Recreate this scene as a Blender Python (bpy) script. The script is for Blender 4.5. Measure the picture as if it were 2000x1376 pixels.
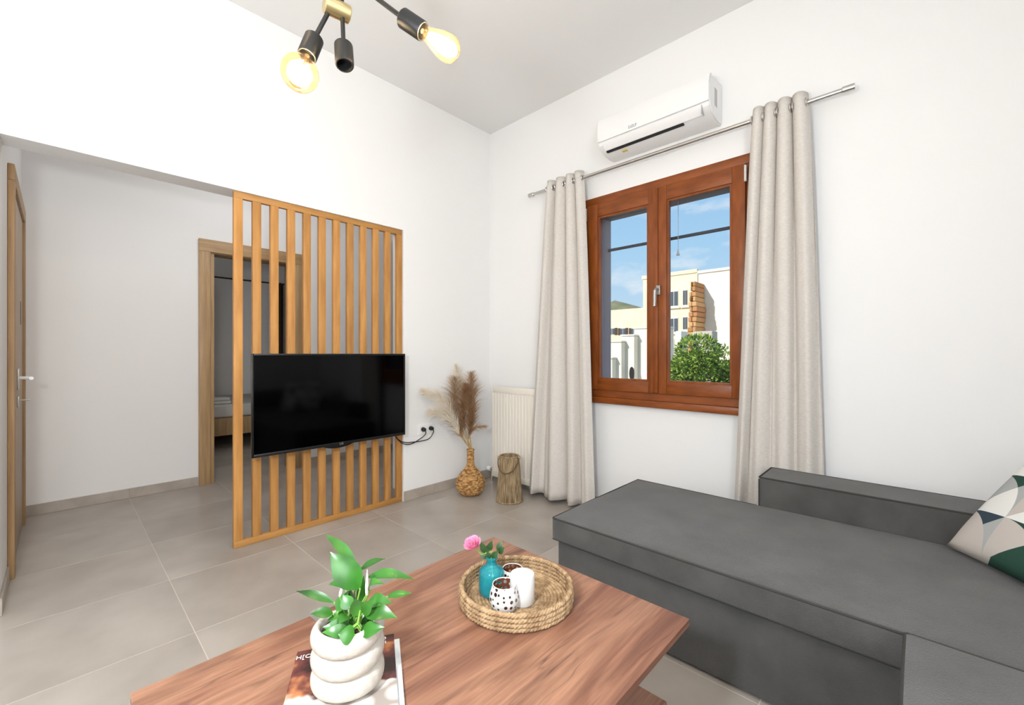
import bpy, bmesh, math, random
import numpy as np
from mathutils import Vector, Matrix, Euler

for o in list(bpy.data.objects):
    bpy.data.objects.remove(o)
scene = bpy.context.scene
COL = scene.collection
PI = math.pi
random.seed(7)

# ------------------------------------------------------------------ camera
CAM = Vector((2.792, -2.663, 1.10))
YAW = math.radians(43.4575)
FPX, CXP, HYP = 839.0, 1000.0, 691.0
FWD = Vector((-math.sin(YAW), math.cos(YAW), 0))
RGT = Vector((math.cos(YAW), math.sin(YAW), 0))
UP = Vector((0, 0, 1))
cd = bpy.data.cameras.new('camera')
cd.sensor_width = 36.0
cd.lens = FPX / 2000.0 * 36.0
cd.shift_y = (HYP - 688.0) / 2000.0
cd.clip_start, cd.clip_end = 0.02, 3000
cam = bpy.data.objects.new('camera', cd)
COL.objects.link(cam)
cam.location = CAM
cam.rotation_euler = (PI / 2, 0, YAW)
scene.camera = cam

def ray(px, py):
    return FWD + RGT * ((px - CXP) / FPX) + UP * ((HYP - py) / FPX)
def W(px, py, depth):
    return CAM + ray(px, py) * depth
def on(px, py, axis, val):
    r = ray(px, py)
    return CAM + r * ((val - CAM[axis]) / r[axis])
def PX(px, py, v): return on(px, py, 0, v)
def PY(px, py, v): return on(px, py, 1, v)
def PZ(px, py, v=0.0): return on(px, py, 2, v)

# ------------------------------------------------------------------ view
vs = scene.view_settings
vs.view_transform = 'Standard'
vs.look = 'None'
vs.gamma = 1.0
vs.use_curve_mapping = False
vs.exposure = 0.08

# ------------------------------------------------------------------ world
wd = bpy.data.worlds.new('sky')
scene.world = wd
wd.use_nodes = True
nt = wd.node_tree
nt.nodes.clear()
wn = nt.nodes.new
tc = wn('ShaderNodeTexCoord')
sep = wn('ShaderNodeSeparateXYZ')
nt.links.new(tc.outputs['Generated'], sep.inputs[0])
ramp = wn('ShaderNodeValToRGB')
ramp.color_ramp.elements[0].position = 0.0
ramp.color_ramp.elements[0].color = (0.62, 0.78, 0.90, 1)
ramp.color_ramp.elements[1].position = 0.55
ramp.color_ramp.elements[1].color = (0.20, 0.45, 0.80, 1)
e = ramp.color_ramp.elements.new(0.22)
e.color = (0.40, 0.65, 0.90, 1)
nt.links.new(sep.outputs[2], ramp.inputs[0])
mp = wn('ShaderNodeMapping')
mp.inputs['Scale'].default_value = (1, 1, 2.6)
nt.links.new(tc.outputs['Generated'], mp.inputs[0])
nz = wn('ShaderNodeTexNoise')
nz.inputs['Scale'].default_value = 5.0
nz.inputs['Detail'].default_value = 6
nz.inputs['Roughness'].default_value = 0.55
nt.links.new(mp.outputs[0], nz.inputs['Vector'])
cr = wn('ShaderNodeValToRGB')
cr.color_ramp.elements[0].position = 0.48
cr.color_ramp.elements[1].position = 0.68
nt.links.new(nz.outputs[0], cr.inputs[0])
mx = wn('ShaderNodeMix')
mx.data_type = 'RGBA'
nt.links.new(cr.outputs[0], mx.inputs[0])
nt.links.new(ramp.outputs[0], mx.inputs[6])
mx.inputs[7].default_value = (0.92, 0.94, 0.97, 1)
bg = wn('ShaderNodeBackground')
bg.inputs[1].default_value = 0.95
nt.links.new(mx.outputs[2], bg.inputs[0])
wo = wn('ShaderNodeOutputWorld')
nt.links.new(bg.outputs[0], wo.inputs[0])

# ------------------------------------------------------------------ lights
def light(name, kind, loc, energy, color=(1, 1, 1), size=0.1, direction=None, size_y=None):
    l = bpy.data.lights.new(name, kind)
    l.energy = energy
    l.color = color
    if kind == 'AREA':
        l.shape = 'RECTANGLE' if size_y else 'DISK'
        l.size = size
        if size_y: l.size_y = size_y
    elif kind == 'SUN':
        l.angle = size
    else:
        l.shadow_soft_size = size
    o = bpy.data.objects.new(name, l)
    COL.objects.link(o)
    o.location = loc
    if direction is not None:
        o.rotation_euler = Vector(direction).to_track_quat('-Z', 'Y').to_euler()
    return o
light('sun', 'SUN', (0, 0, 20), 4.6, (1.0, 0.95, 0.86), math.radians(0.6), (0.30, 0.75, -0.55))
# the photographer's flash beside the camera and an added area fill behind the camera, where no window is built
light('photo_flash', 'POINT', (2.40, -2.95, 1.36), 86, (0.90, 0.955, 1.0), 0.075)
light('rear_fill', 'AREA', (3.85, -3.35, 1.80), 88, (0.89, 0.95, 1.0), 1.8, (-1, -0.20, 0.03), 1.8)

light('hall_fill', 'POINT', (-0.62, -1.5, 2.6), 13, (0.94, 0.97, 1.0), 0.15)  # fill added to brighten the hall walls; no lamp fitting hangs here
light('bedroom_fill', 'AREA', (-3.2, -3.1, 1.6), 5, (0.95, 0.98, 1.0), 1.0, (0, 1, 0), 1.2)  # weak fill added to lift the dark bedroom, no window behind it

# ------------------------------------------------------------------ materials
def lin(c):
    if isinstance(c, str):
        c = tuple(int(c[i:i + 2], 16) / 255 for i in (0, 2, 4))
    return tuple((v / 12.92 if v <= 0.04045 else ((v + 0.055) / 1.055) ** 2.4) for v in c[:3]) + (1.0,)

MATS = {}
def mat(name, col, rough=0.6, metal=0.0, col2=None, nscale=8.0, stretch=(1, 1, 1), detail=5, lo=0.35, hi=0.65,
        bump=0.0, bscale=None, bstretch=None, spec=0.5, coat=0.0, coord='Object', obj_random=0.0, sheen=0.0):
    if name in MATS: return MATS[name]
    m = bpy.data.materials.new(name)
    m.use_nodes = True
    t = m.node_tree
    p = t.nodes['Principled BSDF']
    p.inputs['Base Color'].default_value = lin(col)
    p.inputs['Roughness'].default_value = rough
    p.inputs['Metallic'].default_value = metal
    p.inputs['Specular IOR Level'].default_value = spec
    p.inputs['Coat Weight'].default_value = coat
    p.inputs['Sheen Weight'].default_value = sheen
    N = t.nodes.new
    c = N('ShaderNodeTexCoord')
    out = None
    if col2 is not None:
        mpn = N('ShaderNodeMapping')
        mpn.inputs['Scale'].default_value = stretch
        t.links.new(c.outputs[coord], mpn.inputs[0])
        if obj_random:
            oi = N('ShaderNodeObjectInfo')
            mul = N('ShaderNodeMath'); mul.operation = 'MULTIPLY'; mul.inputs[1].default_value = 37.0
            t.links.new(oi.outputs['Random'], mul.inputs[0])
            t.links.new(mul.outputs[0], mpn.inputs['Location'])
        n = N('ShaderNodeTexNoise')
        n.inputs['Scale'].default_value = nscale
        n.inputs['Detail'].default_value = detail
        t.links.new(mpn.outputs[0], n.inputs['Vector'])
        r = N('ShaderNodeValToRGB')
        r.color_ramp.elements[0].position = lo
        r.color_ramp.elements[1].position = hi
        r.color_ramp.elements[0].color = lin(col)
        r.color_ramp.elements[1].color = lin(col2)
        t.links.new(n.outputs[0], r.inputs[0])
        out = r.outputs[0]
        if obj_random:
            hs = N('ShaderNodeHueSaturation')
            mr = N('ShaderNodeMapRange')
            mr.inputs[3].default_value = 1 - obj_random
            mr.inputs[4].default_value = 1 + obj_random
            t.links.new(oi.outputs['Random'], mr.inputs[0])
            t.links.new(mr.outputs[0], hs.inputs['Value'])
            t.links.new(out, hs.inputs['Color'])
            out = hs.outputs[0]
        t.links.new(out, p.inputs['Base Color'])
    if bump:
        mb = N('ShaderNodeMapping')
        mb.inputs['Scale'].default_value = bstretch or stretch
        t.links.new(c.outputs[coord], mb.inputs[0])
        n2 = N('ShaderNodeTexNoise')
        n2.inputs['Scale'].default_value = bscale or nscale
        n2.inputs['Detail'].default_value = 4
        t.links.new(mb.outputs[0], n2.inputs['Vector'])
        b = N('ShaderNodeBump')
        b.inputs['Strength'].default_value = bump
        b.inputs['Distance'].default_value = 0.01
        t.links.new(n2.outputs[0], b.inputs['Height'])
        t.links.new(b.outputs[0], p.inputs['Normal'])
    MATS[name] = m
    return m

M_wall = mat('wall_paint', 'EEEDEC', 0.75, bump=0.04, bscale=30, spec=0.2)
M_hall = mat('hall_paint', 'EAE7E4', 0.75, bump=0.04, bscale=30, spec=0.2)
M_ceil = mat('ceiling_paint', 'EAE9E8', 0.85, spec=0.1)
M_tile = mat('floor_tile', 'A0978E', 0.32, col2='B7AFA6', nscale=3.2, detail=8, lo=0.3, hi=0.7, bump=0.02, bscale=60, obj_random=0.025, spec=0.4)
M_base = mat('skirting_tile', 'A0958A', 0.4, col2='B3A89D', nscale=6, detail=6)
M_grout = mat('grout', 'CFC6BB', 0.9)
M_slat = mat('pine_slat', 'AE7A42', 0.5, col2='C38E50', nscale=6, stretch=(6, 6, 0.7), detail=6, obj_random=0.10, bump=0.03, spec=0.35)
M_oak = mat('oak_frame', '9C7B55', 0.5, col2='B5946A', nscale=5, stretch=(9, 9, 0.6), detail=7, bump=0.05)
M_oakleaf = mat('oak_leaf', 'A8927B', 0.5, col2='B8A48C', nscale=5, stretch=(9, 9, 0.6), detail=7)
M_win = mat('mahogany', '73380E', 0.38, col2='8E4A18', nscale=5, stretch=(5, 5, 1.2), detail=6, bump=0.02, spec=0.4)
M_winh = mat('mahogany_rail', '73380E', 0.38, col2='8E4A18', nscale=5, stretch=(1.2, 5, 5), detail=6, bump=0.02, spec=0.4)
M_dkdoor = mat('dark_wood', '3A2014', 0.5, col2='4A2A1A', nscale=5, stretch=(6, 6, 0.6))
M_chrome = mat('brushed_steel', 'C9C6C2', 0.28, 1.0)
M_satin = mat('satin_nickel', 'D5D2CD', 0.4, 0.8)
M_black = mat('black_metal', '141414', 0.45, spec=0.4)
M_brass = mat('brass', 'D8C594', 0.36, 1.0)
M_tvb = mat('tv_bezel', '0A0A0B', 0.35)
M_scr = mat('tv_screen', '010102', 0.08, spec=0.18)
M_cable = mat('cable', '161616', 0.55)
M_plast = mat('white_plastic', 'F0EFED', 0.4)
M_ac = mat('ac_plastic', 'EDECEB', 0.42)
M_acg = mat('ac_grey', 'B4B4B6', 0.5)
M_dark = mat('dark_slot', '1C1B1B', 0.8)
M_rad = mat('radiator_enamel', 'EDE7DC', 0.35)
M_curt = mat('curtain_linen', 'CEC7C0', 0.9, col2='D7D1CA', nscale=60, stretch=(1, 1, 3), bump=0.10, bscale=260, spec=0.1)
M_sofa = mat('sofa_fabric', '474644', 0.95, col2='5C5A58', nscale=7, detail=8, lo=0.25, hi=0.75, bump=0.5, bscale=380, spec=0.1, sheen=0.25)
M_pipe = mat('sofa_piping', '42413F', 0.9, spec=0.1)
M_straw = mat('straw', '86694A', 0.8, col2='B89B76', nscale=55, detail=4, bump=0.3, bscale=120)
M_wick = mat('water_hyacinth', '86572A', 0.75, col2='D2A66A', nscale=34, stretch=(1, 1, 2.5), detail=5, lo=0.38, hi=0.62, bump=0.5, bscale=90)
M_rope = mat('rope', '7C654A', 0.9, col2='B9A27F', nscale=85, stretch=(1, 1, 0.12), detail=5, bump=0.5, bscale=180)
M_white = mat('white_ceramic', 'D6D4D1', 0.4)
M_candle = mat('white_glaze', 'D6D4D2', 0.3)
M_pot = mat('stone_pot', 'B2ABA0', 0.8, col2='BFB8AE', nscale=90, detail=6, bump=0.15, bscale=160)
M_soil = mat('soil', '2C2018', 0.95, col2='4A382A', nscale=80)
M_leaf = mat('lily_leaf', '173F10', 0.30, col2='3A7A26', nscale=9, detail=3, spec=0.5, obj_random=0.25)
M_stem = mat('lily_stem', '7DA84A', 0.5)
M_spathe = mat('spathe', 'EDEBD6', 0.5)
M_rose = mat('rose_petal', 'DE7CA3', 0.6, col2='EFA6C3', nscale=30)
M_rleaf = mat('rose_leaf', '24401F', 0.45, col2='3B5A32', nscale=30)
M_amber_fil = None

def wood_table():
    m = bpy.data.materials.new('walnut_board'); m.use_nodes = True
    t = m.node_tree; p = t.nodes['Principled BSDF']; N = t.nodes.new; L = t.links.new
    c = N('ShaderNodeTexCoord'); mpn = N('ShaderNodeMapping'); mpn.inputs['Scale'].default_value = (9, 1.1, 9)
    L(c.outputs['Object'], mpn.inputs[0])
    n1 = N('ShaderNodeTexNoise'); n1.inputs['Scale'].default_value = 1.5; n1.inputs['Detail'].default_value = 8; n1.inputs['Distortion'].default_value = 0.9
    L(mpn.outputs[0], n1.inputs['Vector'])
    r1 = N('ShaderNodeValToRGB')
    cs = [(0.25, '614034'), (0.45, '7E5644'), (0.58, '986F58'), (0.75, '6E4B3B')]
    r1.color_ramp.elements[0].position = cs[0][0]; r1.color_ramp.elements[0].color = lin(cs[0][1])
    r1.color_ramp.elements[1].position = cs[3][0]; r1.color_ramp.elements[1].color = lin(cs[3][1])
    for pos, h in cs[1:3]:
        e = r1.color_ramp.elements.new(pos); e.color = lin(h)
    L(n1.outputs[0], r1.inputs[0])
    # fine grain
    m2 = N('ShaderNodeMapping'); m2.inputs['Scale'].default_value = (60, 2.5, 60); L(c.outputs['Object'], m2.inputs[0])
    n2 = N('ShaderNodeTexNoise'); n2.inputs['Scale'].default_value = 2.0; n2.inputs['Detail'].default_value = 6; L(m2.outputs[0], n2.inputs['Vector'])
    mxa = N('ShaderNodeMix'); mxa.data_type = 'RGBA'; mxa.blend_type = 'OVERLAY'; mxa.inputs[0].default_value = 0.45
    L(r1.outputs[0], mxa.inputs[6]); L(n2.outputs[0], mxa.inputs[7])
    # dark cracks and knots
    m3 = N('ShaderNodeMapping'); m3.inputs['Scale'].default_value = (8, 0.7, 8); m3.inputs['Location'].default_value = (3.3, 1.7, 0); L(c.outputs['Object'], m3.inputs[0])
    n3 = N('ShaderNodeTexNoise'); n3.inputs['Scale'].default_value = 1.6; n3.inputs['Detail'].default_value = 3; n3.inputs['Distortion'].default_value = 0.6
    L(m3.outputs[0], n3.inputs['Vector'])
    ab = N('ShaderNodeMath'); ab.operation = 'SUBTRACT'; ab.inputs[1].default_value = 0.5; L(n3.outputs[0], ab.inputs[0])
    ab2 = N('ShaderNodeMath'); ab2.operation = 'ABSOLUTE'; L(ab.outputs[0], ab2.inputs[0])
    r3 = N('ShaderNodeValToRGB'); r3.color_ramp.elements[0].position = 0.0; r3.color_ramp.elements[1].position = 0.016
    r3.color_ramp.elements[0].color = (1, 1, 1, 1); r3.color_ramp.elements[1].color = (0, 0, 0, 1)
    L(ab2.outputs[0], r3.inputs[0])
    n4 = N('ShaderNodeTexNoise'); n4.inputs['Scale'].default_value = 5; L(c.outputs['Object'], n4.inputs['Vector'])
    r4 = N('ShaderNodeValToRGB'); r4.color_ramp.elements[0].position = 0.42; r4.color_ramp.elements[1].position = 0.56
    L(n4.outputs[0], r4.inputs[0])
    mu = N('ShaderNodeMath'); mu.operation = 'MULTIPLY'; L(r3.outputs[0], mu.inputs[0]); L(r4.outputs[0], mu.inputs[1])
    mu2 = N('ShaderNodeMath'); mu2.operation = 'MULTIPLY'; mu2.inputs[1].default_value = 0.6; L(mu.outputs[0], mu2.inputs[0])
    mxb = N('ShaderNodeMix'); mxb.data_type = 'RGBA'; L(mu2.outputs[0], mxb.inputs[0]); L(mxa.outputs[2], mxb.inputs[6])
    mxb.inputs[7].default_value = lin('3A2620')
    L(mxb.outputs[2], p.inputs['Base Color'])
    p.inputs['Roughness'].default_value = 0.42
    p.inputs['Specular IOR Level'].default_value = 0.4
    return m
M_table = wood_table()

def glass_mat(name, tint, refl=1.0, body=None, body_w=0.0, rough=0.02):
    m = bpy.data.materials.new(name); m.use_nodes = True
    t = m.node_tree; t.nodes.clear(); N = t.nodes.new; L = t.links.new
    tr = N('ShaderNodeBsdfTransparent'); tr.inputs[0].default_value = tint
    gl = N('ShaderNodeBsdfGlossy'); gl.inputs['Roughness'].default_value = rough
    fr = N('ShaderNodeFresnel'); fr.inputs[0].default_value = 1.45
    mu = N('ShaderNodeMath'); mu.operation = 'MULTIPLY'; mu.inputs[1].default_value = refl
    L(fr.outputs[0], mu.inputs[0])
    a = tr.outputs[0]
    if body:
        df = N('ShaderNodeBsdfDiffuse'); df.inputs[0].default_value = body
        mb = N('ShaderNodeMixShader'); mb.inputs[0].default_value = body_w
        L(a, mb.inputs[1]); L(df.outputs[0], mb.inputs[2]); a = mb.outputs[0]
    ms = N('ShaderNodeMixShader'); L(mu.outputs[0], ms.inputs[0]); L(a, ms.inputs[1]); L(gl.outputs[0], ms.inputs[2])
    o = N('ShaderNodeOutputMaterial'); L(ms.outputs[0], o.inputs[0])
    return m
M_glass = glass_mat('window_glass', (0.97, 0.985, 0.98, 1), 0.35)
M_bulb = glass_mat('amber_glass', (1.0, 0.93, 0.80, 1), 0.8, lin('F0C48C'), 0.045)
M_turq = glass_mat('turquoise_glass', (0.45, 0.88, 0.92, 1), 0.8, lin('35B4C2'), 0.36)
M_water = glass_mat('tinted_water', (0.55, 0.82, 0.84, 1), 0.2)

def emis(name, col, s):
    m = bpy.data.materials.new(name); m.use_nodes = True
    p = m.node_tree.nodes['Principled BSDF']
    p.inputs['Emission Color'].default_value = col
    p.inputs['Emission Strength'].default_value = s
    return m
M_fil = emis('filament', (1.0, 0.82, 0.55, 1), 1300)

# ------------------------------------------------------------------ helpers
def box(bm, x0, x1, y0, y1, z0, z1, bev=0.0, seg=2):
    r = bmesh.ops.create_cube(bm, size=1.0)
    vs_ = r['verts']
    for v in vs_:
        v.co = Vector(((x0 + x1) / 2 + v.co.x * (x1 - x0), (y0 + y1) / 2 + v.co.y * (y1 - y0), (z0 + z1) / 2 + v.co.z * (z1 - z0)))
    if bev:
        es = list({e for v in vs_ for e in v.link_edges})
        bmesh.ops.bevel(bm, geom=es, offset=bev, segments=seg, affect='EDGES', profile=0.5)
    return bm

def tube(bm, pts, r, seg=8, cap=True, closed=False):
    pts = [Vector(p) for p in pts]
    n = len(pts)
    rad = r if isinstance(r, (list, tuple)) else [r] * n
    rings = []
    prev = None
    for i, p in enumerate(pts):
        if closed:
            d = pts[(i + 1) % n] - pts[i - 1]
        else:
            d = pts[min(i + 1, n - 1)] - pts[max(i - 1, 0)]
        d.normalize()
        if prev is None:
            a = d.orthogonal().normalized()
        else:
            a = (prev - d * prev.dot(d))
            a = a.normalized() if a.length > 1e-6 else d.orthogonal().normalized()
        prev = a
        b = d.cross(a)
        rings.append([bm.verts.new(p + (a * math.cos(2 * PI * k / seg) + b * math.sin(2 * PI * k / seg)) * rad[i]) for k in range(seg)])
    for i in range(n if closed else n - 1):
        A, B = rings[i], rings[(i + 1) % n]
        for k in range(seg):
            bm.faces.new((A[k], A[(k + 1) % seg], B[(k + 1) % seg], B[k]))
    if cap and not closed:
        bm.faces.new(rings[0][::-1]); bm.faces.new(rings[-1])
    return bm

def lathe(bm, prof, seg=32, c=(0, 0, 0), fn=None, cap0=False, cap1=False, axis=None, uv=False):
    """prof: list of (r, z); fn(theta, i) -> (dr, dz); axis: direction the profile runs along."""
    rings = []
    c = Vector(c)
    if axis is not None:
        q = Vector((0, 0, 1)).rotation_difference(Vector(axis).normalized())
    for i, (r, z) in enumerate(prof):
        ring = []
        for k in range(seg):
            t = 2 * PI * k / seg
            dr, dz = fn(t, i) if fn else (0, 0)
            v = Vector(((r + dr) * math.cos(t), (r + dr) * math.sin(t), z + dz))
            if axis is not None: v = q @ v
            ring.append(bm.verts.new(c + v))
        rings.append(ring)
    lay = bm.loops.layers.uv.verify() if uv else None
    for i in range(len(rings) - 1):
        for k in range(seg):
            f = bm.faces.new((rings[i][k], rings[i][(k + 1) % seg], rings[i + 1][(k + 1) % seg], rings[i + 1][k]))
            if uv:
                for lp, (uu, vv) in zip(f.loops, ((k, i), (k + 1, i), (k + 1, i + 1), (k, i + 1))):
                    j = vv
                    lp[lay].uv = (uu / seg, prof[j][1])
    if cap0: bm.faces.new(rings[0][::-1])
    if cap1: bm.faces.new(rings[-1])
    return bm

def root(name, loc, label=None, cat=None, group=None, kind=None):
    o = bpy.data.objects.new(name, None)
    o.empty_display_size = 0.05
    COL.objects.link(o)
    o.location = loc
    tag(o, label, cat, group, kind)
    return o

def tag(o, label=None, cat=None, group=None, kind=None):
    if label: o['label'] = label
    if cat: o['category'] = cat
    if group: o['group'] = group
    if kind: o['kind'] = kind
    return o

def worldloc(o):
    v = Vector((0, 0, 0))
    while o is not None:
        v += o.location
        o = o.parent
    return v

def obj(name, bm, m, parent=None, smooth=35, label=None, cat=None, group=None, kind=None, recalc=True):
    """bm is built in world coordinates; origin goes to the base centre of the mesh."""
    me = bpy.data.meshes.new(name)
    if recalc: bmesh.ops.recalc_face_normals(bm, faces=bm.faces)
    cs = [v.co for v in bm.verts]
    lo = Vector((min(c.x for c in cs), min(c.y for c in cs), min(c.z for c in cs)))
    hi = Vector((max(c.x for c in cs), max(c.y for c in cs), max(c.z for c in cs)))
    org = Vector(((lo.x + hi.x) / 2, (lo.y + hi.y) / 2, lo.z))
    bmesh.ops.translate(bm, verts=bm.verts, vec=-org)
    bm.to_mesh(me); bm.free()
    ms = m if isinstance(m, (list, tuple)) else [m]
    for mm in ms: me.materials.append(mm)
    if smooth:
        for p in me.polygons: p.use_smooth = True
        try: me.set_sharp_from_angle(angle=math.radians(smooth))
        except Exception: pass
    o = bpy.data.objects.new(name, me)
    COL.objects.link(o)
    if parent is not None:
        o.parent = parent
        o.location = org - worldloc(parent)
    else:
        o.location = org
    tag(o, label, cat, group, kind)
    return o

def B(*a, **k):
    bm = bmesh.new(); box(bm, *a, **k); return bm
def T(*a, **k):
    bm = bmesh.new(); tube(bm, *a, **k); return bm
def LA(*a, **k):
    bm = bmesh.new(); lathe(bm, *a, **k); return bm
def share(src, name, parent, loc_world):
    o = bpy.data.objects.new(name, src.data)
    COL.objects.link(o)
    o.parent = parent
    o.location = Vector(loc_world) - worldloc(parent)
    return o

def text_mesh(name, s, size, m, mat4, parent, extrude=0.0004, bold=0.0):
    cu = bpy.data.curves.new(name, 'FONT')
    cu.body = s; cu.size = size; cu.extrude = extrude; cu.offset = bold
    cu.align_x = 'CENTER'; cu.align_y = 'CENTER'
    cu.resolution_u = 2
    tmp = bpy.data.objects.new('tmp_text', cu)
    COL.objects.link(tmp)
    bpy.context.view_layer.update()
    me = bpy.data.meshes.new_from_object(tmp.evaluated_get(bpy.context.evaluated_depsgraph_get()))
    bpy.data.objects.remove(tmp)
    me.name = name
    me.transform(mat4)
    bm = bmesh.new(); bm.from_mesh(me); bpy.data.meshes.remove(me)
    return obj(name, bm, m, parent, smooth=0)

def frame_mat(o, xd, yd):
    xd = Vector(xd).normalized(); yd = Vector(yd).normalized(); zd = xd.cross(yd)
    m = Matrix((xd, yd, zd)).transposed().to_4x4()
    m.translation = Vector(o)
    return m

# ================================================================== SETTING
CEIL = 3.068
HB = -1.59          # hall back wall face
HS = -2.835         # hall side wall face
OP0, OP1, OPH = HS, -0.894, 2.024   # opening in the left wall

def struct(name, bm, m, label, cat, parent=None, **k):
    return obj(name, bm, m, parent, label=label, cat=cat if parent is None else None, kind='structure' if parent is None else None, **k)

fl = struct('floor', B(-4.7, 4.1, -5.4, 0.26, -0.30, -0.0009), M_grout, 'beige square porcelain tile floor with pale grout joints', 'floor')
JX, JY, TS = 0.142, -2.292, 0.571
tile_src = None
for i in range(-9, 8):
    for j in range(-6, 6):
        x0 = JX + i * TS; y0 = JY + j * TS
        if x0 + TS < -4.6 or x0 > 3.95 or y0 + TS < -5.2 or y0 > -0.01: continue
        if x0 + TS < -0.2 and y0 + TS < -3.0: continue
        if tile_src is None:
            tile_src = obj('tile', B(x0 + 0.0016, x0 + TS - 0.0016, y0 + 0.0016, y0 + TS - 0.0016, -0.006, 0.0, bev=0.0004, seg=1), M_tile, fl, smooth=0)
        else:
            share(tile_src, 'tile', fl, (x0 + TS / 2, y0 + TS / 2, -0.006))

struct('ceiling', B(-4.7, 4.1, -5.4, 0.26, CEIL, CEIL + 0.45), M_ceil, 'plain white high ceiling over the living room', 'ceiling')

# left wall with the wide opening
bm = bmesh.new()
box(bm, -0.15, 0, OP1, 0, 0, CEIL)
box(bm, -0.15, 0, OP0, OP1, OPH, CEIL)
box(bm, -0.15, 0, -5.2, OP0, 0, CEIL)
struct('wall_left', bm, M_wall, 'white wall with wide opening into the hallway', 'wall', smooth=0)
# window wall
WX0, WX1, WZ0, WZ1 = 1.06, 2.10, 0.80, 2.135
bm = bmesh.new()
box(bm, -1.74, WX0, 0, 0.25, 0, CEIL)
box(bm, WX1, 4.1, 0, 0.25, 0, CEIL)
box(bm, WX0, WX1, 0, 0.25, 0, WZ0)
box(bm, WX0, WX1, 0, 0.25, WZ1, CEIL)
struct('wall_back', bm, M_wall, 'white wall holding the wooden window and the air conditioner', 'wall', smooth=0)
struct('wall_right', B(3.9, 4.1, -5.2, 0, 0, CEIL), M_wall, 'plain white wall behind the sofa at right', 'wall', smooth=0)
struct('wall_front', B(-0.15, 4.1, -5.4, -5.2, 0, CEIL), M_wall, 'plain white wall behind the viewer', 'wall', smooth=0)
# hall walls
DY0, DY1, DH = -1.80, -1.062, 1.985
bm = bmesh.new()
box(bm, HB - 0.15, HB, HS, DY0, 0, CEIL)
box(bm, HB - 0.15, HB, DY1, 0, 0, CEIL)
box(bm, HB - 0.15, HB, DY0, DY1, DH, CEIL)
struct('wall_hall_back', bm, M_hall, 'pale grey hallway wall around the bedroom doorway', 'wall', smooth=0)
struct('wall_hall_side', B(HB - 0.15, -0.15, HS - 0.15, HS, 0, CEIL), M_hall, 'narrow hallway side wall carrying the oak door', 'wall', smooth=0)
# bedroom shell
bm = bmesh.new()
box(bm, -4.7, -4.5, -3.4, 0.25, 0, CEIL)
struct('wall_bedroom_back', bm, M_hall, 'dim grey bedroom wall seen through the doorway', 'wall', smooth=0)
struct('wall_bedroom_side', B(-4.5, HB - 0.15, -3.4, -3.2, 0, CEIL), M_hall, 'bedroom side wall hidden left of the doorway', 'wall', smooth=0)
struct('wall_bedroom_far', B(-4.5, HB - 0.15, 0.05, 0.25, 0, CEIL), M_hall, 'bedroom side wall right of the bed behind the curtain', 'wall', smooth=0)

# baseboards of tile strips
def skirting(name, label, axis, fixed, a, b, sign, joints):
    r = root(name, ((fixed if axis == 'y' else (a + b) / 2), ((a + b) / 2 if axis == 'y' else fixed), 0), label, 'baseboard', kind='structure')
    cuts = [a] + [j for j in sorted(joints) if a + 0.02 < j < b - 0.02] + [b]
    for p, q in zip(cuts[:-1], cuts[1:]):
        lo, hi = sorted((fixed, fixed + sign * 0.009))
        if axis == 'y': bm = B(lo, hi, p + 0.001, q - 0.001, 0.0005, 0.074, bev=0.001, seg=1)
        else: bm = B(p + 0.001, q - 0.001, lo, hi, 0.0005, 0.074, bev=0.001, seg=1)
        obj('skirting_tile', bm, M_base, r, smooth=0)
    return r
jy = [JY + k * TS for k in range(-6, 6)]
jx = [JX + k * TS for k in range(-6, 8)]
skirting('baseboard_left', 'beige tile skirting below the white wall by the vase', 'y', 0.0, OP1 + 0.001, -0.0095, 1, [-0.30, -0.62])
skirting('baseboard_back', 'beige tile skirting below the window', 'x', 0.0, 0.0, 3.88, -1, jx)
skirting('baseboard_hall_back', 'beige tile skirting along the hallway wall left of the doorway', 'y', HB, HS + 0.001, -1.862, 1, jy)
skirting('baseboard_hall_right', 'beige tile skirting seen between slats right of the doorway', 'y', HB, -1.015, -0.02, 1, jy)
skirting('baseboard_side', 'beige tile skirting at the far left edge beside the oak door', 'x', HS, -0.40, -0.001, 1, [])
skirting('baseboard_opening', 'short beige skirting on the end of the white wall beside the slats', 'x', OP1, -0.15, -0.062, -1, [])

# doorway to the bedroom
d2 = root('door_2', (HB, -1.44, 0), 'open doorway to the bedroom with oak casing', 'doorway', kind='structure')
c0, c1, ct = -1.858, -1.019, 2.069
i0, i1, it = -1.776, -1.100, 1.965
for (a, b) in ((c0, i0), (i1, c1)):
    bm = B(HB + 0.0005, HB + 0.022, a, b, 0.0005, it, bev=0.003)
    obj('casing', bm, M_oak, d2)
obj('head_casing', B(HB + 0.0005, HB + 0.022, c0, c1, it, ct, bev=0.003), mat('oak_frame_h', '9C7B55', 0.5, col2='B5946A', nscale=5, stretch=(9, 0.6, 9), detail=7, bump=0.05), d2)
for (a, b) in ((DY0 + 0.001, i0 + 0.03), (i1 - 0.03, DY1 - 0.001)):
    obj('jamb', B(HB - 0.16, HB + 0.0, a, b, 0.0005, it, bev=0.002), M_oak, d2)
obj('head_jamb', B(HB - 0.16, HB + 0.0, DY0 + 0.001, DY1 - 0.001, it - 0.005, DH - 0.001, bev=0.002), M_oak, d2)

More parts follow.
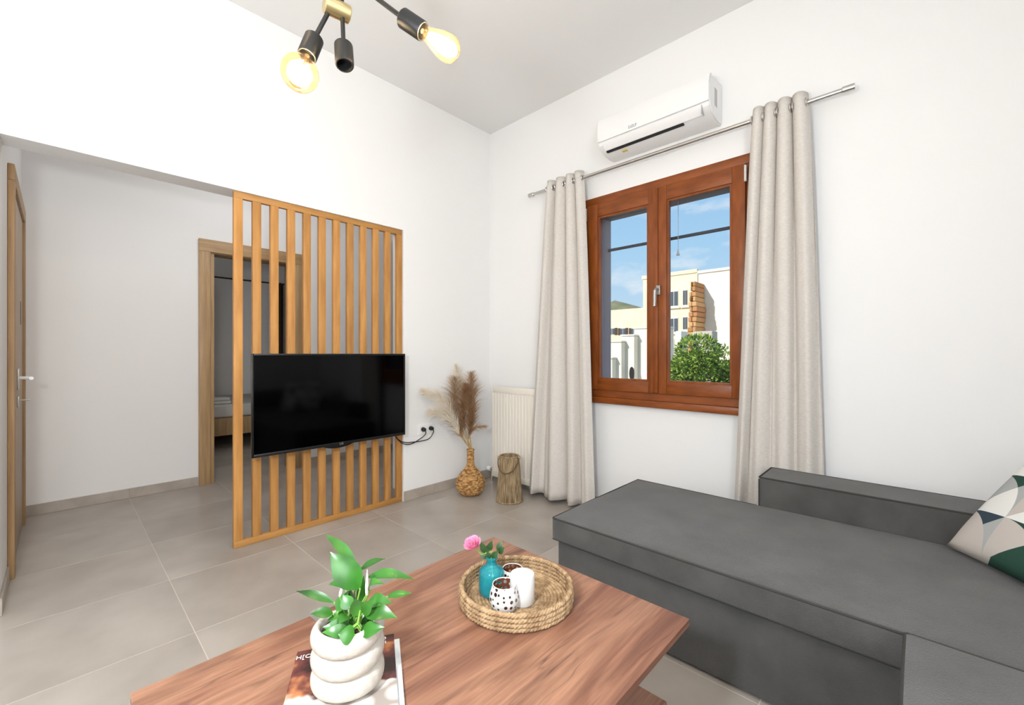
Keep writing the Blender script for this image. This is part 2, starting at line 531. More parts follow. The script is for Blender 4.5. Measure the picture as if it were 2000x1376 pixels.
# oak door on the hall side wall
d1 = root('door_1', (-0.9, HS, 0), 'closed oak door seen edge-on at the far left with white lever handle', 'door', kind='structure')
obj('casing', B(-0.50, -0.42, HS + 0.0005, HS + 0.024, 0.0005, 1.95, bev=0.003), M_oak, d1)
obj('casing', B(-1.46, -1.38, HS + 0.0005, HS + 0.024, 0.0005, 1.95, bev=0.003), M_oak, d1)
obj('head_casing', B(-1.46, -0.42, HS + 0.0005, HS + 0.024, 1.95, 2.03, bev=0.003), M_oak, d1)
leaf = obj('leaf', B(-1.38, -0.50, HS + 0.0005, HS + 0.012, 0.006, 1.948, bev=0.001), M_oakleaf, d1)
hd = obj('handle_plate', B(-0.90, -0.865, HS + 0.012, HS + 0.02, 0.90, 1.02, bev=0.003), M_satin, d1)
obj('lever', T([(-0.88, HS + 0.018, 0.965), (-0.88, HS + 0.055, 0.965), (-0.87, HS + 0.065, 0.965), (-0.76, HS + 0.068, 0.967)], 0.0095, 10), M_plast, hd)
lk = obj('lock_plate', B(-0.90, -0.865, HS + 0.012, HS + 0.019, 0.80, 0.865, bev=0.003), M_satin, d1)
obj('key', T([(-0.88, HS + 0.018, 0.84), (-0.88, HS + 0.06, 0.84)], 0.004, 8), M_chrome, lk)
obj('latch_plate', B(-1.20, -1.17, HS + 0.012, HS + 0.0135, 1.28, 1.42), M_dkdoor, d1)

# entrance door at the end of the hall (window-wall side)
d3 = root('door_3', (-1.0, 0, 0), 'dark brown wooden entrance door glimpsed between the last slats', 'door', kind='structure')
for a in (-1.56, -0.52):
    obj('frame_post', B(a, a + 0.08, -0.05, -0.0005, 0.0005, 2.30, bev=0.004), M_dkdoor, d3)
obj('frame_head', B(-1.56, -0.44, -0.05, -0.0005, 2.30, 2.38, bev=0.004), M_dkdoor, d3)
lf = obj('leaf', B(-1.48, -0.52, -0.035, -0.0005, 0.006, 2.298), M_dkdoor, d3)
for z0, z1 in ((0.2, 0.95), (1.1, 2.1)):
    obj('panel', B(-1.36, -0.64, -0.045, -0.035, z0, z1, bev=0.008), M_dkdoor, lf)

# ------------------------------------------------------------------ the wooden window
w1 = root('window_1', (1.57, 0, 0.755), 'two-sash mahogany window with steel handle between the curtains', 'window', kind='structure')
FX0, FX1 = 1.012, 2.132
S0, SM, S1 = 1.048, 1.5585, 2.092
ZF0, ZS0, ZS1, ZF1 = 0.80, 0.848, 2.162, 2.217
obj('frame_stile', B(FX0, S0 - 0.001, -0.022, 0.055, ZF0, ZS1), M_win, w1)
obj('frame_stile', B(S1 + 0.001, FX1, -0.022, 0.055, ZF0, ZS1), M_win, w1)
obj('frame_head', B(FX0, FX1, -0.026, 0.055, ZS1 + 0.001, ZF1, bev=0.004), M_winh, w1)
obj('frame_sill', B(S0, S1, -0.022, 0.055, ZF0, ZS0 - 0.002), M_winh, w1)
obj('sill_board', B(FX0, FX1, -0.045, -0.001, 0.755, 0.80 - 0.001, bev=0.006), M_winh, w1)
def sash(a, b, g0, g1, name):
    gz0, gz1 = 0.921, 2.071
    y0, y1 = -0.038, 0.03
    s = obj(name, B(a + 0.001, g0, y0, y1, ZS0, ZS1, bev=0.003), M_win, w1)
    obj('stile', B(g1, b - 0.001, y0, y1, ZS0, ZS1, bev=0.003), M_win, s)
    obj('rail', B(g0, g1, y0 + 0.0005, y1, ZS0, gz0, bev=0.002), M_winh, s)
    obj('rail', B(g0, g1, y0 + 0.0005, y1, gz1, ZS1, bev=0.002), M_winh, s)
    bm = bmesh.new()
    w = 0.013
    box(bm, g0, g0 + w, y0 + 0.008, y0 + 0.03, gz0, gz1)
    box(bm, g1 - w, g1, y0 + 0.008, y0 + 0.03, gz0, gz1)
    box(bm, g0 + w, g1 - w, y0 + 0.008, y0 + 0.03, gz0, gz0 + w)
    box(bm, g0 + w, g1 - w, y0 + 0.008, y0 + 0.03, gz1 - w, gz1)
    obj('glazing_bead', bm, M_win, s)
    bm = bmesh.new()
    v = [bm.verts.new(c) for c in ((g0, -0.002, gz0), (g1, -0.002, gz0), (g1, -0.002, gz1), (g0, -0.002, gz1))]
    bm.faces.new(v)
    obj('pane', bm, M_glass, s)
    return s
sL = sash(S0, SM, 1.138, 1.519, 'sash')
sR = sash(SM, S1, 1.640, 2.021, 'sash')
obj('meeting_strip', B(SM - 0.004, SM + 0.028, -0.046, -0.038, ZS0 + 0.005, ZS1 - 0.005, bev=0.003), M_win, w1)
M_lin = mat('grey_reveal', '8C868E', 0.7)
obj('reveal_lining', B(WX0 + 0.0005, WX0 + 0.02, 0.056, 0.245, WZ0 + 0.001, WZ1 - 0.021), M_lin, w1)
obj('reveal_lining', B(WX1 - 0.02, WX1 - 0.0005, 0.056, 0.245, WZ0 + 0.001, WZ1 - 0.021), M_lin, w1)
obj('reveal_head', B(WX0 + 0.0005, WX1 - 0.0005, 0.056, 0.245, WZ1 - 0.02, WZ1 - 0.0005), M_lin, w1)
hp = obj('handle_plate', B(1.578, 1.606, -0.055, -0.046, 1.475, 1.535, bev=0.003), mat('window_steel', 'A5A29E', 0.4, 0.7), w1)
obj('handle_grip', T([(1.592, -0.055, 1.508), (1.592, -0.085, 1.508), (1.590, -0.092, 1.498), (1.588, -0.092, 1.40)], [0.009, 0.009, 0.011, 0.010], 10), MATS['window_steel'], hp)
for x, zz in ((1.047, 2.10), (1.047, 0.90), (2.094, 2.10), (2.094, 0.90)):
    obj('hinge', LA([(0.0085, -0.045), (0.0085, 0.045)], 12, (x, -0.046, zz), cap0=True, cap1=True), M_satin, w1)
obj('pull_cord', T([(1.668, 0.075, 2.13), (1.668, 0.075, 1.77)], 0.0018, 6), M_acg, w1)
obj('cord_bell', LA([(0.003, 0.035), (0.006, 0.02), (0.011, 0.0)], 10, (1.668, 0.075, 1.735), cap0=True, cap1=True), M_acg, w1)
tag(obj('guard_bar', T([(WX0 + 0.022, 0.21, 1.885), (WX1 - 0.022, 0.21, 1.885)], 0.011, 8), mat('dark_iron', '4A4A52', 0.6)),
    'dark horizontal iron bar across the outside of the window', 'bar')

# ================================================================== SLATTED SCREEN
X0, X1 = -0.038, -0.012
sc = root('slat_screen', (-0.025, -1.44, 0), 'orange pine slat partition of twelve upright battens in the opening', 'partition')
SY0, SY1 = -1.984, OP1 - 0.004
SWD = 0.045
obj('bottom_rail', B(X0, X1, SY0, SY1, 0.0005, 0.038, bev=0.002), mat('pine_rail', 'A8763E', 0.5, col2='BC8848', nscale=6, stretch=(6, 0.7, 6), detail=6, bump=0.03), sc)
obj('top_rail', B(X0, X1, SY0, SY1, OPH - 0.038, OPH - 0.001, bev=0.002), MATS['pine_rail'], sc)
pitch = (SY1 - SY0 - SWD) / 11
first = None
for k in range(12):
    y = SY0 + k * pitch
    if first is None:
        first = obj('slat', B(X0 - 0.001, X1 + 0.001, y, y + SWD, 0.038, OPH - 0.038, bev=0.002), M_slat, sc)
    else:
        share(first, 'slat', sc, (-0.025, y + SWD / 2, 0.038))

# ================================================================== TV
tv = root('television', (0.12, -1.447, 0.52), 'large black flat television hung on the slat partition', 'television')
TY0, TY1, TZ0, TZ1, TXF = -1.934, -0.961, 0.525, 1.102, 0.13
obj('back_shell', B(0.075, TXF - 0.014, TY0 + 0.02, TY1 - 0.02, TZ0 + 0.02, TZ1 - 0.02, bev=0.012), M_tvb, tv)
bm = bmesh.new()
bz = 0.012
box(bm, TXF - 0.014, TXF, TY0, TY0 + bz, TZ0, TZ1, bev=0.002)
box(bm, TXF - 0.014, TXF, TY1 - bz, TY1, TZ0, TZ1, bev=0.002)
box(bm, TXF - 0.014, TXF, TY0 + bz, TY1 - bz, TZ1 - bz, TZ1, bev=0.002)
box(bm, TXF - 0.014, TXF, TY0 + bz, TY1 - bz, TZ0, TZ0 + 0.018, bev=0.002)
obj('bezel', bm, M_tvb, tv)
obj('screen', B(TXF - 0.013, TXF - 0.003, TY0 + bz, TY1 - bz, TZ0 + 0.018, TZ1 - bz), M_scr, tv)
bm = bmesh.new()   # curved lip under the logo
yc = (TY0 + TY1) / 2
top, bot = [], []
N_ = 16
for s_ in (0, 1):
    xx = TXF - 0.012 if s_ == 0 else TXF + 0.001
    top.append([bm.verts.new((xx, yc - 0.09 + 0.18 * i / N_, TZ0 + 0.004)) for i in range(N_ + 1)])
    bot.append([bm.verts.new((xx, yc - 0.09 + 0.18 * i / N_, TZ0 - 0.001 - 0.016 * math.sin(PI * i / N_) ** 0.7)) for i in range(N_ + 1)])
for i in range(N_):
    for s_ in (0, 1): bm.faces.new((top[s_][i], top[s_][i + 1], bot[s_][i + 1], bot[s_][i]))
    bm.faces.new((bot[0][i], bot[0][i + 1], bot[1][i + 1], bot[1][i]))
    bm.faces.new((top[0][i], top[0][i + 1], top[1][i + 1], top[1][i]))
obj('logo_lip', bm, M_tvb, tv)
text_mesh('logo', 'LG', 0.02, M_satin, frame_mat((TXF + 0.0012, yc + 0.02, TZ0 + 0.007), (0, 1, 0), (0, 0, 1)), tv)
obj('wall_bracket', B(X1 + 0.002, 0.076, -1.6, -1.3, 0.70, 0.95, bev=0.004), M_black, tv)

# outlet and cables
so = root('wall_socket', (0.005, -0.696, 0.47), 'white double wall socket right of the television', 'socket')
pl = obj('face_plate', B(0.0005, 0.009, -0.768, -0.624, 0.478, 0.562, bev=0.003), M_plast, so)
for yy in (-0.732, -0.660):
    obj('socket_ring', LA([(0.026, 0), (0.026, 0.003), (0.022, 0.003), (0.021, 0.0005)], 20, (0.009, yy, 0.52), axis=(1, 0, 0), cap0=True, cap1=True), M_plast, so)
for nm, yy, lab, sag in (('power_cable', -0.732, 'black television cable in the left of the two sockets', 0.0), ('antenna_cable', -0.660, 'black television cable in the right of the two sockets', 0.012)):
    r = root(nm, (0.03, yy, 0.45), lab, 'cable')
    obj('plug', LA([(0.015, 0), (0.017, 0.012), (0.013, 0.03), (0.006, 0.036)], 14, (0.0125, yy, 0.52), axis=(1, 0, 0), cap0=True, cap1=True), M_cable, r)
    pts = []
    ctrl = [Vector((0.045, yy, 0.518)), Vector((0.058, yy - 0.005, 0.49)), Vector((0.045, yy - 0.05, 0.455 - sag)), Vector((0.05, -0.86, 0.432 + sag)),
            Vector((0.05, -0.93, 0.445 + sag)), Vector((0.055, -0.99, 0.50)), Vector((0.08, -1.02, 0.56))]
    def cr_(c, n=6):
        out = []
        c = [c[0]] + c + [c[-1]]
        for i in range(1, len(c) - 2):
            for k in range(n):
                t = k / n
                p0, p1, p2, p3 = c[i - 1:i + 3]
                out.append(0.5 * ((2 * p1) + (p2 - p0) * t + (2 * p0 - 5 * p1 + 4 * p2 - p3) * t * t + (3 * p1 - p0 - 3 * p2 + p3) * t ** 3))
        out.append(c[-1])
        return out
    obj('cord', T(cr_(ctrl), 0.0036, 8), M_cable, r)

# ================================================================== AIR CONDITIONER
ac = root('air_conditioner', (1.62, -0.1, 2.43), 'white wall-mounted split air conditioner above the window', 'air conditioner')
AX0, AX1 = 1.248, 1.957
prof = [(0.0, 2.432), (-0.06, 2.424), (-0.12, 2.430), (-0.165, 2.446), (-0.195, 2.474), (-0.205, 2.50), (-0.203, 2.60), (-0.19, 2.64), (-0.165, 2.655), (0.0, 2.672)]
def extrude_profile(bm, prof, x0, x1):
    A = [bm.verts.new((x0, y, z)) for y, z in prof]
    Bv = [bm.verts.new((x1, y, z)) for y, z in prof]
    n = len(prof)
    for i in range(n):
        bm.faces.new((A[i], A[(i + 1) % n], Bv[(i + 1) % n], Bv[i]))
    bm.faces.new(A[::-1]); bm.faces.new(Bv)
bm = bmesh.new()
extrude_profile(bm, [(min(y, -0.0005), z) for y, z in prof], AX0, AX1)
bmesh.ops.bevel(bm, geom=[e for e in bm.edges if abs(e.verts[0].co.x - e.verts[1].co.x) < 1e-6], offset=0.006, segments=2, affect='EDGES')
obj('body', bm, M_ac, ac, smooth=25)
# front panel
bm = bmesh.new()
extrude_profile(bm, [(-0.2055, 2.493), (-0.213, 2.495), (-0.212, 2.60), (-0.198, 2.645), (-0.17, 2.662), (-0.165, 2.655), (-0.19, 2.64), (-0.2035, 2.60)], AX0 + 0.002, AX1 - 0.002)
obj('front_panel', bm, M_ac, ac, smooth=25)
# louvre flap
bm = bmesh.new()
extrude_profile(bm, [(-0.2065, 2.488), (-0.1985, 2.4695), (-0.171, 2.4425), (-0.1685, 2.4465), (-0.195, 2.473), (-0.2045, 2.49)], AX0 + 0.035, AX1 - 0.045)
obj('louvre', bm, M_ac, ac, smooth=25)
obj('outlet_slot', B(AX0 + 0.04, AX1 - 0.16, -0.166, -0.148, 2.4345, 2.4440), M_dark, ac)
bm = bmesh.new()
box(bm, AX1 - 0.0445, AX1 - 0.042, -0.205, -0.165, 2.438, 2.485)
obj('louvre_gap', bm, M_acg, ac)
obj('side_label', B(AX1, AX1 + 0.001, -0.125, -0.085, 2.50, 2.60), M_acg, ac)
obj('energy_sticker', B(AX0 + 0.13, AX0 + 0.165, -0.130, -0.105, 2.4255, 2.4295), mat('yellow_sticker', 'D9C25A', 0.5), ac)
text_mesh('logo', 'DZLF', 0.024, mat('logo_grey', '6A6A6C', 0.5), frame_mat((1.50, -0.2136, 2.515), (1, 0, 0), (0, 0, 1)), ac)

# ================================================================== RADIATOR
ra = root('radiator', (0.39, -0.06, 0.05), 'cream ribbed panel radiator in the corner behind the left curtain', 'radiator')
RX0, RX1, RZ0, RZ1 = 0.128, 0.66, 0.055, 0.825
bm = bmesh.new()
n = 15
xs = []
pts = []
w = (RX1 - RX0 - 0.02) / n
for k in range(n):
    a = RX0 + 0.01 + k * w
    pts += [(a, -0.092), (a + w * 0.30, -0.092), (a + w * 0.42, -0.100), (a + w * 0.88, -0.100)]
pts += [(RX1 - 0.01, -0.092)]
lo_ = [bm.verts.new((x, y, RZ0 + 0.05)) for x, y in pts]
hi_ = [bm.verts.new((x, y, RZ1 - 0.05)) for x, y in pts]
for i in range(len(pts) - 1):
    bm.faces.new((lo_[i], lo_[i + 1], hi_[i + 1], hi_[i]))
obj('ribbed_front', bm, M_rad, ra, smooth=20)
bm = bmesh.new()
box(bm, RX0, RX0 + 0.011, -0.104, -0.035, RZ0, RZ1, bev=0.003)
box(bm, RX1 - 0.011, RX1, -0.104, -0.035, RZ0, RZ1, bev=0.003)
box(bm, RX0 + 0.011, RX1 - 0.011, -0.104, -0.09, RZ1 - 0.052, RZ1, bev=0.003)
box(bm, RX0 + 0.011, RX1 - 0.011, -0.104, -0.09, RZ0, RZ0 + 0.052, bev=0.003)
obj('casing', bm, M_rad, ra)
obj('back_panel', B(RX0 + 0.011, RX1 - 0.011, -0.05, -0.035, RZ0, RZ1 - 0.005), M_rad, ra)
bm = bmesh.new()
for k in range(30):
    a = RX0 + 0.016 + k * 0.0172
    box(bm, a, a + 0.006, -0.09, -0.04, RZ1 - 0.008, RZ1 - 0.003)
obj('top_grille', bm, M_rad, ra)
for x in (RX0 + 0.1, RX1 - 0.1): obj('wall_hanger', B(x, x + 0.03, -0.036, -0.0005, 0.2, 0.7), M_rad, ra)
v = obj('valve', T([(RX0, -0.07, 0.10), (RX0 - 0.03, -0.07, 0.10), (RX0 - 0.045, -0.07, 0.10)], [0.012, 0.012, 0.014], 12), M_chrome, ra)
obj('valve_head', T([(RX0 - 0.045, -0.07, 0.10), (RX0 - 0.085, -0.07, 0.10)], 0.02, 14), M_plast, v)
obj('pipe', T([(RX0 - 0.035, -0.07, 0.10), (RX0 - 0.035, -0.07, 0.0005)], 0.008, 10), M_chrome, v)

# ================================================================== CURTAINS
RY, RZ = -0.10, 2.352
rod = root('curtain_rod', (1.57, RY, RZ), 'long brushed steel curtain rod above the window', 'curtain rod')
obj('pole', T([(0.60, RY, RZ), (2.525, RY, RZ)], 0.0115, 14), M_chrome, rod)
for x, d in ((0.60, -1), (2.525, 1)):
    obj('finial', T([(x, RY, RZ), (x + d * 0.004, RY, RZ), (x + d * 0.05, RY, RZ)], [0.012, 0.016, 0.016], 14), M_chrome, rod)
for x in (0.90, 2.28):
    b_ = obj('bracket', T([(x, -0.001, RZ - 0.02), (x, RY, RZ - 0.02), (x, RY, RZ - 0.011)], 0.006, 10), M_chrome, rod)

def curtain(name, label, xt, xb, zb, ymb, folds, amp_t, amp_b, phase, seedv, bias=None):
    rnd = random.Random(seedv)
    U, V = 150, 44
    ztop = RZ + 0.055
    ph = [rnd.uniform(-0.5, 0.5) for _ in range(6)]
    ks = [rnd.uniform(0.6, 1.4) for _ in range(folds + 2)]
    # uneven folds: warp u
    cum = [0]
    for k in range(folds): cum.append(cum[-1] + ks[k])
    cum = [c / cum[-1] for c in cum]
    def warp(u, v):
        i = min(int(u * folds), folds - 1)
        f = u * folds - i
        wv = cum[i] + (cum[i + 1] - cum[i]) * f
        k_ = 0.5 + 0.5 * v
        return u * (1 - k_) + wv * k_
    bm = bmesh.new()
    grid = []
    def P(u, v):
        s = v ** 0.8
        x0 = xt[0] + (xb[0] - xt[0]) * s
        x1 = xt[1] + (xb[1] - xt[1]) * s
        a = 2 * PI * folds * u + phase
        amp = amp_t + (amp_b - amp_t) * s
        ym = RY + (ymb - RY) * s
        sh = math.sin(a) + 0.22 * s * math.sin(2 * a + ph[0] * 4 + v) + 0.12 * s * math.sin(3.3 * a + ph[1] * 5)
        y = ym + amp * sh * (0.85 + 0.3 * math.sin(5 * u + ph[2] * 6) * s)
        x = x0 + (x1 - x0) * warp(u, s) + 0.012 * math.cos(a) * (1 - 0.4 * s) + 0.008 * s * math.sin(3 * v + 9 * u)
        z = ztop + (zb - ztop) * v
        if v > 0.9: z += (v - 0.9) * 0.10 * math.sin(a + 1.0) * 0.6
        return Vector((x, y, z))
    for j in range(V + 1):
        grid.append([bm.verts.new(P(i / U, j / V)) for i in range(U + 1)])
    for j in range(V):
        for i in range(U):
            bm.faces.new((grid[j][i], grid[j][i + 1], grid[j + 1][i + 1], grid[j + 1][i]))
    r = root(name, ((xb[0] + xb[1]) / 2, ymb, zb), label, 'curtain', 'curtains beside the window')
    pn = obj('panel', bm, M_curt, r, smooth=180, recalc=False)
    sm = pn.modifiers.new('thickness', 'SOLIDIFY'); sm.thickness = 0.0016; sm.offset = 0
    # eyelet rings where the cloth crosses the pole
    src = None
    k = 0
    vring = (ztop - RZ) / (ztop - zb)
    while True:
        u = (k * PI - phase) / (2 * PI * folds)
        k += 1
        if u < 0.02: continue
        if u > 0.985: break
        c = P(u, vring); c.y = RY; c.z = RZ
        if src is None:
            bm = bmesh.new()
            ring = [(c.x, c.y + 0.0195 * math.cos(t), c.z + 0.0195 * math.sin(t)) for t in [2 * PI * q / 20 for q in range(20)]]
            tube(bm, ring, 0.0045, 8, closed=True)
            src = obj('eyelet', bm, M_chrome, r)
            off = src.location + worldloc(r) - Vector(c)
        else:
            share(src, 'eyelet', r, Vector(c) + off)
    return r
curtain('curtain', 'pale linen eyelet curtain left of the window, in front of the radiator', (0.725, 1.045), (0.575, 1.185), 0.035, -0.155, 4, 0.032, 0.034, 0.6, 3)
curtain('curtain', 'pale linen eyelet curtain right of the window, behind the grey sofa', (2.150, 2.395), (2.035, 2.475), 0.035, -0.083, 4, 0.034, 0.028, 2.2, 11)

# ================================================================== WICKER VASE WITH PAMPAS
vc = PZ(919, 965)
vs_r = root('wicker_vase', (vc.x, vc.y, 0), 'round-bellied wicker vase with slim neck standing in the corner', 'vase')
prof = []
NR = 120
def vr(z):
    pts = [(0, .060), (.02, .088), (.05, .106), (.09, .113), (.13, .104), (.165, .080), (.195, .052), (.22, .035), (.25, .028), (.30, .0265), (.35, .028)]
    for (z0, r0), (z1, r1) in zip(pts[:-1], pts[1:]):
        if z <= z1:
            t = (z - z0) / (z1 - z0); t = t * t * (3 - 2 * t) * 0.4 + t * 0.6
            return r0 + (r1 - r0) * t
    return pts[-1][1]
prof = [(vr(0.35 * i / NR), 0.35 * i / NR + 0.0008) for i in range(NR + 1)]
ROWS = 21
def weave(t, i):
    row = (i / NR) * ROWS
    k = int(row)
    f = row - k
    amp = 0.0075 if i < 75 else 0.0030
    n_ = 22
    return (amp * (math.sin(PI * f) ** 0.6) * (0.55 + 0.45 * math.sin(n_ * t + k * PI)) - amp * 0.4, 0.0)
obj('woven_body', LA(prof, 176, (vc.x, vc.y, 0), fn=weave, cap0=True), M_wick, vs_r, smooth=60)
obj('rim', T([(vc.x + 0.0265 * math.cos(2 * PI * k / 24), vc.y + 0.0265 * math.sin(2 * PI * k / 24), 0.351) for k in range(24)], 0.0055, 8, closed=True), M_wick, vs_r)

def plume_mesh(bm, pts, n, spread, length, rnd, gravity=0.5, wid=0.0011):
    """feathery strands off a curved spine given by pts"""
    m = len(pts)
    for _ in range(n):
        t = rnd.random() ** 0.9
        f = t * (m - 1); i = min(int(f), m - 2); f -= i
        p = pts[i].lerp(pts[i + 1], f)
        d = (pts[i + 1] - pts[i]).normalized()
        env = math.sin(PI * min(1, 0.12 + 0.88 * t)) ** 0.6 + 0.15
        a = rnd.uniform(0, 2 * PI)
        o1 = d.orthogonal().normalized(); o2 = d.cross(o1)
        side = o1 * math.cos(a) + o2 * math.sin(a)
        dirn = (d * rnd.uniform(0.5, 1.2) + side * spread * rnd.uniform(0.4, 1.0)).normalized()
        L_ = length * env * rnd.uniform(0.5, 1.15)
        q = p.copy()
        wv = dirn.orthogonal().normalized().lerp(dirn.cross(dirn.orthogonal()).normalized(), rnd.random()).normalized()
        prev = None
        K = 4
        for s in range(K + 1):
            ww = wid * (1 - s / (K + 0.5))
            a_, b_ = bm.verts.new(q + wv * ww), bm.verts.new(q - wv * ww)
            if prev: bm.faces.new((prev[0], a_, b_, prev[1]))
            prev = (a_, b_)
            q = q + dirn * (L_ / K)
            dirn = (dirn + Vector((0, 0, -gravity * 0.28 * (s + 1) / K))).normalized()
VD = (Vector((vc.x, vc.y, 0)) - CAM).dot(FWD)
M_pb = mat('pampas_brown', '9E7C5E', 0.9, col2='C0A285', nscale=14, spec=0.1)
M_pc = mat('pampas_cream', 'E0D2BC', 0.9, col2='EEE4D4', nscale=14, spec=0.1)
M_pd = mat('pampas_dark', '8A6646', 0.9, col2='A98260', nscale=14, spec=0.1)
M_ps = mat('pampas_stalk', 'B39356', 0.8)
plumes = [  # (spine pixels from low to tip, depth offset, strands, spread, length, material, description)
    ([(905, 845), (893, 800), (888, 765), (890, 738)], 0.02, 620, 0.9, 0.085, M_pb, 'full brown pampas plume leaning left in the wicker vase'),
    ([(908, 840), (905, 805), (908, 775), (911, 752)], -0.03, 520, 0.7, 0.075, M_pd, 'dark brown upright pampas plume at the middle of the bunch'),
    ([(915, 835), (920, 795), (922, 762), (920, 728)], 0.0, 560, 0.75, 0.080, M_pb, 'slender tall brown pampas plume at the right of the bunch'),
    ([(905, 830), (900, 780), (897, 750), (891, 714)], 0.02, 380, 0.45, 0.075, M_pc, 'tallest cream feathery pampas plume at the back of the bunch'),
    ([(897, 840), (878, 800), (858, 776), (826, 762)], -0.16, 420, 0.45, 0.085, M_pc, 'long cream pampas plume sweeping far left towards the socket'),
    ([(898, 850), (882, 820), (862, 806), (840, 803)], -0.14, 300, 0.5, 0.075, M_pc, 'short cream pampas plume drooping low to the left'),
    ([(917, 850), (922, 825), (923, 800), (918, 770)], -0.02, 420, 0.6, 0.07, M_pd, 'brown pampas plume low on the right side of the bunch'),
    ([(903, 855), (895, 830), (886, 806), (880, 785)], -0.04, 480, 0.85, 0.08, M_pb, 'shaggy brown pampas plume hanging over the front left'),
    ([(913, 862), (918, 842), (930, 833), (952, 832)], 0.0, 110, 0.5, 0.045, M_pb, 'thin wispy pampas stem pointing right to the radiator'),
]
rnd = random.Random(5)
for sp, dd, n, spr, ln, m, lab in plumes:
    spine = [W(px, py, VD + dd * (0.4 + 0.2 * k)) for k, (px, py) in enumerate(sp)]
    base = Vector((vc.x + rnd.uniform(-0.012, 0.012), vc.y + rnd.uniform(-0.012, 0.012), 0.05))
    neck = Vector((base.x, base.y, 0.36))
    r = root('pampas_stem', (base.x, base.y, base.z), lab, 'pampas grass', 'dried pampas in the wicker vase')
    obj('stalk', T([base, neck] + spine, [0.0026, 0.0026] + [0.0022, 0.0018, 0.0014, 0.0008], 6), M_ps, r)
    bm = bmesh.new()
    fine = []
    for i in range(len(spine) - 1):
        for k in range(5): fine.append(spine[i].lerp(spine[i + 1], k / 5))
    fine.append(spine[-1])
    plume_mesh(bm, fine, int(n * 1.7), spr * 1.15, ln * 1.45, rnd, 0.9, 0.0017)
    obj('plume', bm, m, r, smooth=0, kind='stuff', recalc=False)

# ================================================================== ROPE LANTERN
lc = PZ(995, 977)
lan = root('rope_lantern', (lc.x, lc.y, 0), 'tapered rope lantern with loop handle beside the radiator', 'lantern')
H_, RB, RT = 0.335, 0.100, 0.073
bm = bmesh.new()
NS = 52
for k in range(NS):
    t = 2 * PI * k / NS
    pts = []
    for s in range(13):
        f = s / 12
        r_ = RB + (RT - RB) * f - 0.006
        tt = t + 0.018 * math.sin(9 * f + k * 1.7)
        pts.append((lc.x + r_ * math.cos(tt), lc.y + r_ * math.sin(tt), 0.004 + H_ * f))
    tube(bm, pts, [0.0056 * (1 + 0.14 * math.sin(5 * s + k)) for s in range(13)], 6)
obj('rope_wall', bm, M_rope, lan, smooth=60)
for z, rr in ((0.008, RB), (H_, RT)):
    obj('rope_ring', T([(lc.x + (rr - 0.004) * math.cos(2 * PI * k / 30), lc.y + (rr - 0.004) * math.sin(2 * PI * k / 30), z) for k in range(30)], 0.0072, 8, closed=True), M_rope, lan)
obj('base_disc', LA([(0.0, 0.001), (RB - 0.014, 0.001), (RB - 0.014, 0.012), (0.0, 0.012)], 28, (lc.x, lc.y, 0)), M_oak, lan)
hdl = []
ux, uy = RGT.x, RGT.y
fx, fy = -FWD.x, -FWD.y
for k in range(17):
    t = PI * k / 16
    a = -math.cos(t) * (RT + 0.004)
    hh = math.sin(t)
    hdl.append((lc.x + ux * (a - 0.004 - 0.022 * hh) + fx * (0.036 + 0.072 * hh), lc.y + uy * (a - 0.004 - 0.022 * hh) + fy * (0.036 + 0.072 * hh), H_ - 0.005 - 0.10 * hh))
obj('handle', T(hdl, 0.0046, 8), mat('handle_rope', '6A533A', 0.9), lan)
for s in (-1, 1):
    q = hdl[0] if s < 0 else hdl[-1]
    obj('knot', T([(q[0], q[1], q[2] - 0.012), (q[0], q[1], q[2]), (q[0], q[1], q[2] + 0.014)], [0.004, 0.0095, 0.004], 8), M_rope, lan)

# ================================================================== COFFEE TABLE
TZ = 0.43
TX0, TX1, TYF, TYN = 1.660, 2.370, -1.564, -2.566
tb = root('coffee_table', ((TX0 + TX1) / 2, (TYF + TYN) / 2, 0), 'low walnut-effect coffee table with thick top in front of the sofa', 'table')
obj('table_top', B(TX0, TX1, TYN, TYF, TZ - 0.018, TZ, bev=0.0012, seg=1), M_table, tb)
obj('lower_shelf', B(TX0 + 0.06, TX1 - 0.058, TYN + 0.02, TYF - 0.002, 0.172, 0.190, bev=0.0015, seg=1), M_table, tb)
for y0 in (TYN + 0.16, TYF - 0.30):
    obj('leg_panel', B(TX0 + 0.16, TX1 - 0.20, y0, y0 + 0.03, 0.190, TZ - 0.018), M_table, tb)
    obj('foot_panel', B(TX0 + 0.16, TX1 - 0.16, y0, y0 + 0.03, 0.0005, 0.172), M_table, tb)

# ------------------------------------------------------------------ jute tray
tcn = PZ(1008, 1152, 0.452)
tr = root('jute_tray', (tcn.x, tcn.y, TZ), 'round braided seagrass tray on the coffee table', 'tray')
TR = 0.155
bm = bmesh.new()
prof = [(0.002, 0.0012), (TR - 0.02, 0.0012), (TR - 0.02, 0.009), (0.002, 0.009)]
def spiral(t, i):
    return (0, 0)
